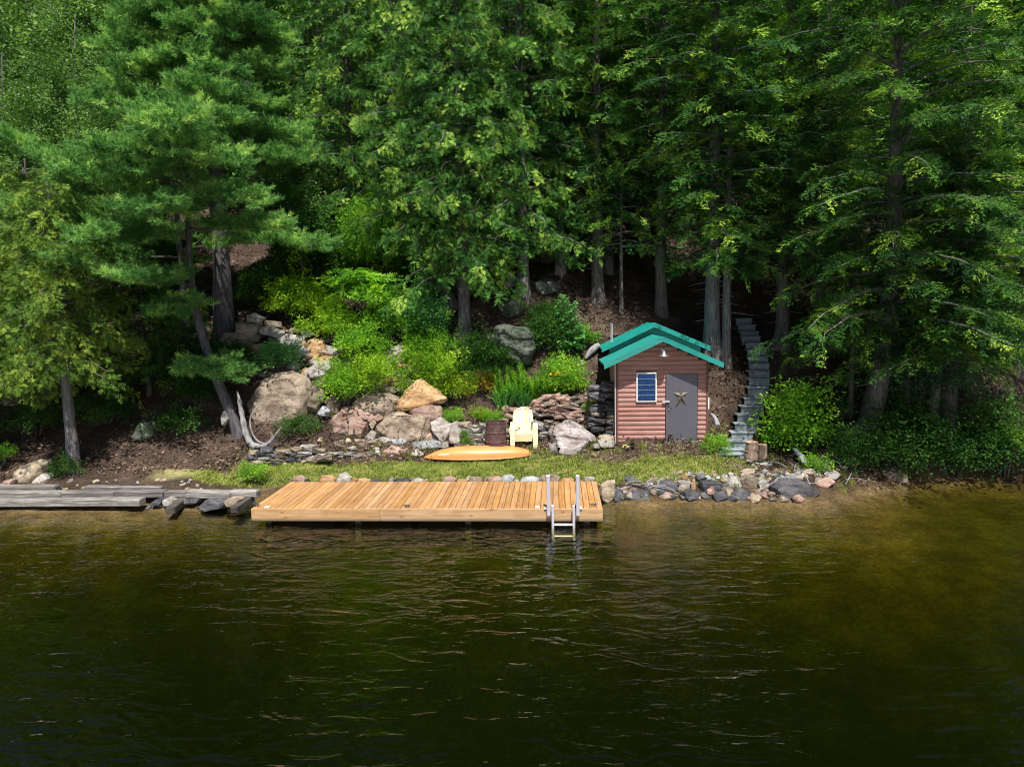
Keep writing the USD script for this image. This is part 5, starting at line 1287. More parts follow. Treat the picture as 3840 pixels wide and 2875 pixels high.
def tree(name, label, cat, base, height, lo, radius, kind, material, barkm, r0, seed, group=None, bend=None, step=.34, every=.22, spr=1.0, elev=.25, droop=.35, spread=.8, start=.2, roll=.35,
         top=.9, shape=1.15, bare=0, lean=(0, 0), face=None, sdroop=.1, per=1.0, lo_scale=1.0, thin=.45):
    """A conifer: tapered trunk, limbs in a spiral, foliage along each limb."""
    r = np.random.default_rng(seed); base = np.asarray(base, float)
    t = thing(name, label, cat, group, loc=None)
    if bend is None:
        bend = [base - [0, 0, .3], base + [lean[0] * .3, lean[1] * .3, height * .35], base + [lean[0], lean[1], height]]
    tm, sp, rad = trunk_mesh(bend, r0, r0 * .14, seed=seed)
    part('trunk', tm, M[barkm], t, smooth=60)
    zs, limbs, wood = lo, [], []
    k = r.integers(100); ph = r.uniform(0, 6)
    while zs < height - .25:
        u = (zs - lo) / max(.1, height - lo); zc = base[2] + zs
        c = np.array([np.interp(zc, sp[:, 2], sp[:, j]) for j in range(3)]); c[2] = zc
        a = k * 2.39996 + r.normal(0, .3)
        prof = (1 - u) ** (1 / shape) * (lo_scale + (1 - lo_scale) * min(1, u / .35))
        lump = .5 + .5 * math.sin(3 * a + zs * 1.7 + ph) * math.sin(zs * 2.3 + ph * 2)
        lump = lump ** 2 + .25 * (r.random() < .15)
        L_ = max(.35, radius * prof * (r.uniform(.48, .80) + .62 * lump))
        if face is not None:
            L_ *= 1 + face * (-math.sin(a))
        e0 = elev + .5 * u + r.normal(0, .10); n = 7; tt = np.linspace(0, 1, n)
        zs += every * r.uniform(.7, 1.3); k += 1
        if math.sin(a) > .25 and r.random() < thin:
            continue
        d = np.array([math.cos(a), math.sin(a)])
        pts = np.c_[c[0] + d[0] * L_ * tt, c[1] + d[1] * L_ * tt, c[2] + L_ * (tt * math.tan(e0) * .6 - droop * tt ** 2)]
        pts[1:, :2] += np.cumsum(r.normal(0, .03, (n - 1, 2)), 0) * L_
        limbs.append(pts); wood.append(tube(pts, np.linspace(.012 + .012 * L_, .006, n), 5, cap=False))
    for _ in range(bare):
        zb = r.uniform(lo * .3, lo); a = r.uniform(0, 6.28); c = np.array([np.interp(base[2] + zb, sp[:, 2], sp[:, j]) for j in range(3)]); L_ = r.uniform(.4, 1.1)
        wood.append(tube(np.array([c + np.array([math.cos(a), math.sin(a), -.15]) * L_ * q_ for q_ in (0, .5, 1)]), [.018, .012, .005], 4, cap=False))
    part('limbs', cat_mesh(wood), M['twig' if kind != 'pine' else 'bark_dark'], t, kind='stuff')
    P, D, S = limbs_to_sprays(limbs, step, spread, start, r, spr, droop=sdroop)
    instances(t, 'crown', kind, material, P, frames(D, roll, r), S, r)
    return t


def broad(name, label, cat, base, height, size, kind, material, barkm, r0, seed, group=None, n=240, spr=1.0, clumps=9, center=None, roll=.6):
    """A broadleaf tree: trunk, forking limbs and leaf sprays gathered in uneven clumps."""
    r = np.random.default_rng(seed); base = np.asarray(base, float); t = thing(name, label, cat, group)
    top = base + [r.normal(0, .3), r.normal(0, .3), height]
    tm, sp, rad = trunk_mesh([base - [0, 0, .3], base + [r.normal(0, .15), 0, height * .4], top], r0, r0 * .2, seed=seed); part('trunk', tm, M[barkm], t, smooth=60)
    cs, wood, P, D, S = [], [], [], [], []
    cen = base + [0, 0, height * .62] if center is None else np.asarray(center, float)
    for k in range(clumps):
        d = unit(r.normal(0, 1, 3)); c = cen + d * np.asarray(size) * r.uniform(.35, .85); cs.append(c)
        zc = np.clip(c[2] - r.uniform(.8, 1.8), base[2] + height * .2, top[2]); s0 = np.array([np.interp(zc, sp[:, 2], sp[:, j]) for j in range(3)])
        pts = spline([s0, (s0 + c) / 2 + [0, 0, .25], c], 7); wood.append(tube(pts, np.linspace(r0 * .4, .012, 7), 5, cap=False))
        cr = np.asarray(size) * r.uniform(.30, .48); m_ = int(n / clumps)
        o = unit(r.normal(0, 1, (m_, 3))); q_ = c + o * cr * r.uniform(.45, 1.0, (m_, 1)) ** .6
        P.append(q_); D.append(unit(o + [0, 0, .15] + r.normal(0, .35, (m_, 3)))); S.append(spr * r.uniform(.7, 1.25, m_))
    part('limbs', cat_mesh(wood), M['twig'], t, kind='stuff')
    D = np.vstack(D)
    instances(t, 'crown', kind, material, np.vstack(P), frames(D, roll, r), np.concatenate(S), r)
    return t


def shrub(label, px, py, w, h, kind, material, seed, y=None, cat='shrub', name='shrub', n=None, spr=.8, depth=.8, group=None, clumps=7, stemm='bark_dark', ht=.5):
    """A shrub that fills about w x h pixels of the photograph above (px, py): stems and leaf sprays over an uneven mound."""
    r = np.random.default_rng(seed); b = hit(px, py) if y is None else at(px, py, y)
    dist = (b - EYE) @ FWD; W_, H_ = w * dist / FPX, h * dist / FPX; t = thing(name, label, cat, group)
    b = np.array([b[0], b[1] + W_ * .12, b[2]])
    cs = [np.array([r.uniform(-.36, .36) * W_, r.uniform(-.4, .4) * W_ * depth, r.uniform(.25, .82) * H_]) for _ in range(clumps)] + [np.array([0, 0, .70 * H_]), np.array([-.30 * W_, -.1 * W_, .35 * H_]), np.array([.30 * W_, -.1 * W_, .35 * H_])]
    spr = min(spr, .22 + .55 * W_); n = n or int(np.clip(W_ * H_ * 130, 40, 380)); P, D, S, wood = [], [], [], []
    for c in cs:
        c = c * [1, 1, 1]; lim = 1 - .35 * (c[2] / H_); c[0] *= lim
        g0 = max(gnd(b[0] + c[0], b[1] + c[1]) - b[2], -.3) if y is None else 0
        m_ = max(6, n // len(cs)); o = unit(r.normal(0, 1, (m_, 3))); o[:, 2] = np.abs(o[:, 2]) * .9 - .15
        q_ = c + o * np.array([W_ * .22, W_ * .20 * depth, H_ * .22]) * r.uniform(.3, 1.1, (m_, 1)); P.append(b + q_); D.append(unit(o * [1, 1, .5] + [0, 0, .25] + r.normal(0, .3, (m_, 3)))); S.append(spr * r.uniform(.55, 1.25, m_)); lo_ = r.random(m_) < .16; P[-1][lo_] += r.normal(0, .14, (lo_.sum(), 3)) * W_ + [0, 0, .10 * H_]
        wood.append(tube(spline([b + [c[0] * .25, c[1] * .25, -.12 + min(g0, 0)], b + c * [.6, .6, .6], b + c], 6), np.linspace(.016, .005, 6), 4, cap=False))
    part('stems', cat_mesh(wood), M[stemm], t, kind='stuff')
    instances(t, 'foliage', kind, material, np.vstack(P), frames(np.vstack(D), .5, r), np.concatenate(S), r)
    return t

# ---------------------------------------------------------------- trees
def tb(px, py, y):
    p = at(px, py, y); return np.array([p[0], y, gnd(p[0], y)])


def lean_to(base_y, pts):
    return [at(px, py, y) for px, py, y in pts]


CED = dict(kind='cedar', spr=.80, every=.062, step=.32, elev=.10, droop=.34, spread=.9, sdroop=.28, start=.2, roll=.7, shape=1.6)
HEM = dict(kind='hemlock', spr=.78, every=.085, step=.33, elev=.18, droop=.30, spread=.9, sdroop=.08, start=.06, roll=.55, shape=1.35)
PIN = dict(kind='pine', spr=1.0, every=.22, step=.26, elev=.12, droop=.02, spread=.9, sdroop=-.12, start=.35, roll=.3, shape=1.3)

# left cedar on the shore
tree('cedar_tree', 'yellow-green cedar with a straight grey trunk on the left shore', 'tree', tb(280, 1772, 3.2), 8.2, 2.95, 1.75, material='cedar_yellow', barkm='bark_grey', r0=.15, seed=1, lo_scale=.9, **{**CED, 'every': .035, 'shape': 2.6, 'spr': .75})
tree('cedar_tree', 'yellow-green cedar cut off by the left edge of the photo', 'tree', tb(-40, 1700, 4.0), 7.6, 2.0, 2.3, material='cedar_yellow', barkm='bark_grey', r0=.14, seed=2, lo_scale=.9, **{**CED, 'every': .04, 'shape': 2.4, 'spr': .85})
tree('hemlock_tree', 'dark young hemlock in the shade between the left cedar and the leaning pine', 'tree', tb(560, 1470, 6.0), 4.6, .7, 1.5, material='hemlock', barkm='bark_dark', r0=.06, seed=21, lo_scale=.8, thin=.1, **{**HEM, 'every': .06})
tree('hemlock_tree', 'small dark hemlock sapling left of the leaning pine trunk', 'tree', tb(690, 1420, 6.2), 3.0, .4, 1.1, material='hemlock', barkm='bark_dark', r0=.04, seed=22, lo_scale=.8, thin=.1, **{**HEM, 'every': .06})
tree('cedar_tree', 'cedar crowded behind the straight-trunked left shore cedar', 'tree', tb(180, 1500, 5.6), 8.0, 1.6, 2.2, material='cedar_yellow', barkm='bark_dark', r0=.13, seed=7, lo_scale=.9, **{**CED, 'every': .045, 'shape': 2.2, 'spr': .9})
# leaning front pine
LB = [at(905, 1655, 4.55) - [0, 0, .15], at(870, 1560, 4.55), at(806, 1400, 4.6), at(745, 1205, 4.7), at(712, 1000, 4.9), at(705, 760, 5.2), at(700, 480, 5.4), at(696, 330, 5.5)]
def pine_custom(name, label, spts, r0, branches, seed, material='pine', **kw):
    """A white pine whose main limbs follow the photograph: (height along the trunk px, tip px, tip py, tip depth, width of the plume)."""
    r = np.random.default_rng(seed); t = thing(name, label, 'tree')
    tm, sp, rad = trunk_mesh(spts, r0, r0 * .2, flare=1.35, n=40, seed=seed); part('trunk', tm, M['bark_pine'], t, smooth=60)
    limbs, wood = [], []
    for py0, tx, ty, ty_depth, plume in branches:
        z0 = None
        prj = [((q_ - EYE) @ RIGHT / ((q_ - EYE) @ FWD) * FPX + PW / 2, PH / 2 - (q_ - EYE) @ UP / ((q_ - EYE) @ FWD) * FPX) for q_ in sp]
        k = int(np.argmin([abs(b_ - py0) for a_, b_ in prj])); s0 = sp[k]; tip = at(tx, ty, ty_depth)
        main = spline([s0, s0 + (tip - s0) * .5 + [0, 0, .10 * np.linalg.norm(tip - s0) * r.uniform(-.3, .5)], tip], 9)
        limbs.append(main); wood.append(tube(main, np.linspace(.045, .012, 9), 6, cap=False)); L_ = np.linalg.norm(tip - s0); d = unit(tip - s0); sd_ = unit(np.cross(d, [0, 0, 1]))
        for u in np.arange(.22, .97, .085):
            for sg in (-1, 1):
                p = np.array([np.interp(u * 8, np.arange(9), main[:, j]) for j in range(3)]); l2 = plume * (1.05 - .55 * abs(u - .45)) * r.uniform(.5, 1.1)
                q_ = p + (d * .65 + sd_ * sg * .75 + [0, 0, r.normal(.10, .16)]) * l2
                limbs.append(np.array([p, (p + q_) / 2 + [0, 0, .03], q_])); wood.append(tube(np.array([p, q_]), [.012, .005], 4, cap=False))
    part('limbs', cat_mesh(wood), M['bark_dark'], t, kind='stuff')
    P, D, S = limbs_to_sprays(limbs, .21, .85, .25, r, .85, tipscale=.85, droop=-.15)
    instances(t, 'crown', 'pine', material, P, frames(D, .3, r), S, r)
    return t


BIGP = [at(838, 1262, 7.9) - [0, 0, .2], at(838, 1130, 7.9), at(826, 900, 7.9), at(812, 720, 7.95), at(800, 450, 8.0), at(785, 100, 8.1), at(770, -250, 8.2)]
pine_custom('pine_tree', 'tall white pine with the thickest trunk standing above the rock slope', BIGP, .30, [
    (700, 250, 690, 6.4, .8), (640, 1110, 600, 7.0, .8), (540, 560, 500, 6.0, .8), (560, 1080, 490, 7.2, .7), (430, 330, 400, 6.5, 1.0), (420, 960, 390, 6.6, .7), (330, 1010, 270, 7.4, .8), (300, 480, 280, 6.6, .9),
    (240, 400, 170, 6.8, 1.0), (230, 700, 210, 6.2, .8), (200, 1000, 130, 7.2, .9), (160, 560, 60, 6.6, 1.0), (120, 900, 60, 6.4, .9), (60, 330, -20, 7.2, 1.0), (40, 980, -40, 7.4, .9), (0, 700, -60, 6.4, 1.0), (-60, 480, -140, 7, 1.0), (-60, 940, -160, 7, 1.0), (-140, 620, -220, 7, .9), (-140, 860, -230, 7, .9),
    (120, 1000, 190, 9.8, .9), (420, 1060, 400, 9.6, .8), (200, 820, 270, 6.0, .8), (90, 760, 120, 6.2, 1.0), (20, 600, 40, 6.4, 1.0), (880, 1190, 930, 6.6, .7)], 31)
pine_custom('pine_tree', 'smaller leaning white pine with a curved trunk beside the huge boulder', LB, .14, [
    (1085, 215, 985, 2.6, .5), (1060, 480, 1050, 2.2, .45), (900, 60, 790, 3.2, .7), (880, 330, 900, 2.2, .6), (860, 1040, 850, 4.2, .5), (800, 20, 520, 4.0, .8), (780, 240, 650, 3.0, .8), (760, 560, 790, 1.7, .7),
    (700, 960, 760, 3.4, .6), (690, 180, 600, 3.4, .8), (640, 500, 640, 2.0, .8), (620, 860, 620, 2.8, .6), (560, 640, 570, 2.0, .7), (480, 820, 430, 3.6, .6), (440, 560, 420, 3.6, .7), (370, 760, 330, 4.2, .5), (1100, 640, 1170, 3.6, .35), (1330, 880, 1400, 4.6, .25), (1330, 740, 1370, 4.4, .25), (620, 420, 560, 1.8, .8), (500, 640, 470, 1.4, .8)], 32)
tree('pine_tree', 'thin-trunked young pine half hidden behind the leaning one', 'tree', tb(700, 1290, 7.6), 8.0, 2.6, 1.9, material='pine', barkm='bark_pine', r0=.12, seed=33, **PIN)

# cedars behind the rock slope
C = 'cedars standing behind the rock slope'
tree('cedar_tree', 'cedar with a curved leaning trunk behind the rock slope', 'tree', tb(1690, 1155, 8.9), 13, 2.0, 2.8, material='cedar', barkm='bark_grey', r0=.20, seed=3, group=C, lo_scale=.8,
     bend=[at(1700, 1180, 8.9), at(1668, 1090, 8.9), at(1630, 1010, 8.85), at(1600, 880, 8.8), at(1590, 600, 8.8), at(1600, 100, 8.9), at(1600, -400, 9.2)], **{**CED, 'every': .058})
tree('cedar_tree', 'cedar with a flared grey trunk and bare roots above the dark weeds', 'tree', tb(1742, 1245, 7.9), 13, 1.75, 2.8, material='cedar', barkm='bark_grey', r0=.19, seed=4, lo_scale=.75, face=.15, **{**CED, 'every': .055})
tree('cedar_tree', 'cedar with a grey trunk above the rounded mossy boulder', 'tree', tb(1962, 1112, 9.3), 13.5, 1.7, 2.9, material='cedar', barkm='bark_grey', r0=.20, seed=5, lo_scale=.8, face=.15, **{**CED, 'every': .055})
tree('cedar_tree', 'tall cedar with a long bare trunk in the middle of the dark hollow', 'tree', tb(2102, 1035, 10.6), 14, 3.2, 2.6, material='cedar', barkm='bark_dark', r0=.18, seed=6, lo_scale=.7, **{**CED, 'every': .058})
for k, (px, y, h, rad_, m_, lab) in enumerate(((1330, 11.5, 13, 2.6, 'cedar', 'cedar left of the cedar group, above the bright round bush'), (1500, 12.5, 14, 2.7, 'cedar', 'cedar behind the curved trunk'), (1820, 12.5, 15, 2.8, 'cedar', 'cedar deep in the middle of the cedar group'), (2080, 14, 15, 2.7, 'cedar', 'cedar at the right back of the cedar group'), (1250, 15, 14, 2.6, 'cedar', 'cedar high up between the big pine and the cedar group'))):
    tree('cedar_tree', lab, 'tree', tb(px, 900, y), h, 1.2, rad_, material=m_, barkm='bark_dark', r0=.17, seed=40 + k, **CED)

# hemlocks
tree('hemlock_tree', 'hemlock on the left of two close trunks in the dark hollow', 'tree', tb(2242, 1130, 9.5), 14, 3.0, 2.7, material='hemlock', barkm='bark_dark', r0=.19, seed=11, bare=10, lo_scale=.45, **HEM)
tree('hemlock_tree', 'slim hemlock on the right of two close trunks in the dark hollow', 'tree', tb(2283, 1035, 11), 13, 2.6, 2.5, material='hemlock', barkm='bark_dark', r0=.14, seed=12, bare=10, **HEM)
tree('hemlock_tree', 'hemlock with the stout grey trunk right behind the shed roof', 'tree', tb(2668, 1325, 7.2), 15, 2.7, 3.4, material='hemlock', barkm='bark_grey', r0=.22, seed=13, bare=8, lo_scale=.45, **HEM)
tree('hemlock_tree', 'hemlock with the slimmer trunk between the shed roof and the steps', 'tree', tb(2722, 1345, 7.1), 13, 3.0, 2.7, material='hemlock', barkm='bark_grey', r0=.13, seed=14, bare=8, lo_scale=.45, **HEM)
tree('hemlock_tree', 'hemlock with a dark trunk right of the upper steps', 'tree', tb(2932, 1275, 7.9), 14, 2.1, 3.5, material='hemlock', barkm='bark_dark', r0=.19, seed=15, bare=8, lo_scale=.5, face=.2, **HEM)
tree('hemlock_tree', 'hemlock with a broad flared trunk behind the right shore thicket', 'tree', tb(3262, 1615, 5.2), 15, 2.9, 4.0, material='hemlock', barkm='bark_dark', r0=.27, seed=16, bare=8, lo_scale=.85, face=.25, bend=[at(3235, 1640, 5.1), at(3285, 1480, 5.2), at(3320, 1300, 5.0), at(3345, 1000, 4.5), at(3360, 500, 3.7), at(3370, -300, 3.0)], **HEM)
tree('hemlock_tree', 'hemlock whose trunk stands at the right edge of the photo', 'tree', tb(3825, 1400, 7.2), 14, 2.2, 3.8, material='hemlock', barkm='bark_dark', r0=.20, seed=17, bare=8, lo_scale=.5, **HEM)
tree('hemlock_tree', 'young bright hemlock in front of the two close trunks', 'tree', tb(2330, 1180, 9.0), 5.2, 2.2, 1.7, material='hemlock', barkm='bark_dark', r0=.07, seed=18, **{**HEM, 'every': .10})
tree('hemlock_tree', 'young hemlock with low bright boughs right of the upper steps', 'tree', tb(3190, 1500, 5.6), 5.6, 1.9, 1.9, material='hemlock', barkm='bark_dark', r0=.07, seed=19, lo_scale=.8, thin=.2, **{**HEM, 'every': .06})
tree('hemlock_tree', 'half-grown hemlock whose boughs screen the flared trunk', 'tree', tb(3490, 1570, 5.0), 10.5, 2.4, 2.5, material='hemlock', barkm='bark_dark', r0=.11, seed=24, lo_scale=.7, thin=.2, lean=(-.2, -1.8), **{**HEM, 'every': .055})
tree('hemlock_tree', 'young hemlock with low boughs in front of the flared trunk', 'tree', tb(3400, 1500, 5.3), 6.2, 2.1, 2.1, material='hemlock', barkm='bark_dark', r0=.08, seed=20, lo_scale=.8, thin=.2, **{**HEM, 'every': .06})
for k, (px, y, h, rad_, lo, lab) in enumerate(((2420, 13, 14, 2.6, 2.2, 'hemlock deep behind the shed'), (2560, 16, 15, 2.8, 2, 'hemlock high on the slope above the shed'), (2850, 12, 15, 2.8, 3, 'hemlock behind the top of the steps'), (3080, 10.5, 14, 2.9, 3, 'hemlock right of the top of the steps'), (3150, 15, 15, 2.8, 2, 'hemlock high up right of the steps'), (3480, 9.5, 14, 3.0, 3.4, 'hemlock behind the flared trunk'), (3640, 8, 13, 2.8, 4.2, 'hemlock between the flared trunk and the right edge'), (3480, 15, 15, 2.8, 2, 'hemlock high on the slope at the right'), (3800, 13, 15, 3.0, 2, 'hemlock high at the right edge'), (2230, 17, 15, 2.6, 1.5, 'hemlock high behind the two close trunks'), (2760, 20, 15, 2.8, 1.5, 'hemlock at the top of the photo above the steps'), (4050, 9, 14, 3.0, 3, 'hemlock outside the right edge'), (2480, 9.2, 13, 2.7, 4.4, 'hemlock rising just behind the ridge of the shed roof'), (3080, 7.2, 12, 3.0, 3.2, 'hemlock whose limbs hang above the big sunlit bush'), (3590, 5.0, 12, 3.2, 3.0, 'hemlock whose limbs hang above the shaded maple thicket'), (2420, 17, 15, 2.8, 2, 'hemlock at the top of the photo above the shed'), (2050, 11.8, 14, 2.7, 3.0, 'hemlock between the cedar group and the dark hollow'))):
    tree('hemlock_tree', lab, 'tree', tb(px, 1000, y), h, lo, rad_, material='hemlock', barkm='bark_dark', r0=.18, seed=60 + k, bare=8, lo_scale=.5, **{**HEM, 'every': .12, 'step': .42, 'spr': 1.0} if y > 9.4 else HEM)

# broadleaf trees at the upper left
for k, (px, y, h, w_, lab) in enumerate(((60, 12, 9, 2.6, 'pale-leaved birch in the upper left corner'), (330, 14, 10, 2.6, 'broadleaf tree behind the big pine at the upper left'), (-120, 9.5, 7, 2.3, 'broadleaf tree at the left edge above the shore cedars'), (560, 12.5, 8, 2.2, 'broadleaf tree behind the big pine trunk'), (1160, 12, 6, 1.9, 'young broadleaf tree right of the big pine'), (150, 8.5, 4.5, 1.8, 'low broadleaf tree behind the left shore cedar'), (-60, 14.5, 12, 3.0, 'tall broadleaf tree at the upper left edge'), (480, 17, 12, 3.0, 'tall broadleaf tree behind the top of the big pine'), (230, 18, 12, 3.2, 'tall broadleaf tree high on the left slope'), (420, 10.5, 5.5, 2.2, 'low broadleaf tree behind the thin young pine'), (-300, 11, 9, 3, 'broadleaf tree outside the left edge'))):
    broad('broadleaf_tree', lab, 'tree', tb(px, 900, y), h, (w_, w_ * .9, h * .42), 'birch', 'birch', 'bark_grey', .13, 80 + k, n=760, clumps=20, spr=1.25)
broad('broadleaf_tree', 'dense bright round bush-like tree under the left cedars', 'tree', tb(1430, 1010, 9.6), 3.4, (1.6, 1.2, 1.5), 'fine', 'shrub', 'bark_dark', .06, 95, n=380, clumps=12, spr=1.0)
broad('broadleaf_tree', 'leafy young tree between the big pine and the bright round bush', 'tree', tb(1150, 1080, 9.2), 4.2, (1.5, 1.2, 1.7), 'shrub', 'shrub_dark', 'bark_dark', .06, 96, n=260, clumps=10, spr=1.0)

# the forest further up the slope
r = np.random.default_rng(123)
far = []
for y in (17.5, 21.5, 26, 31.5, 38):
    half = 23 + (y - 17) * .8
    for x in np.arange(7 - half, 7 + half, 2.9 + (y - 17) * .06):
        far.append((x + r.uniform(-1, 1), y + r.uniform(-1.6, 1.6)))
first = {}
for k, (x, y) in enumerate(far):
    kd = 'cedar' if (r.random() < (.7 if 0 < x < 9 else .25)) else 'hemlock'
    if x < -4 and r.random() < .45: kd = 'broadleaf'
    v_ = int(r.integers(3)); key = (kd, v_); z = gnd(x, y); g_ = f'{kd} trees further up the slope'
    lab = {'cedar': 'cedar crowded in the dark forest further up the slope', 'hemlock': 'hemlock crowded in the dark forest further up the slope', 'broadleaf': 'broadleaf tree in the forest further up the left slope'}[kd]
    if key not in first:
        if kd == 'broadleaf':
            t = broad('broadleaf_tree', lab, 'tree', (0, 0, 0), 11, (2.8, 2.8, 4.4), 'birch_far', 'birch', 'bark_grey', .15, 700 + v_, group=g_, n=420, clumps=18, spr=1.9)
        else:
            t = tree(f'{kd}_tree', lab, 'tree', (0, 0, 0), 15 + v_, 1.0, 2.9, material=kd, barkm='bark_dark', r0=.2, seed=710 + v_ + (5 if kd == 'cedar' else 0), group=g_, **{**(CED if kd == 'cedar' else HEM), 'kind': kd + '_far', 'every': .22, 'step': .6, 'spr': 1.5, 'thin': 0})
        x_ = UsdGeom.Xformable(t); x_.AddTranslateOp().Set(Gf.Vec3d(x, y, z)); first[key] = t
    else:
        s = r.uniform(.85, 1.2)
        put(copy_of(first[key], f'{kd}_tree', (x, y, z), r.uniform(0, 360), lab, g_, scale=(s, s, s)), cat='tree')

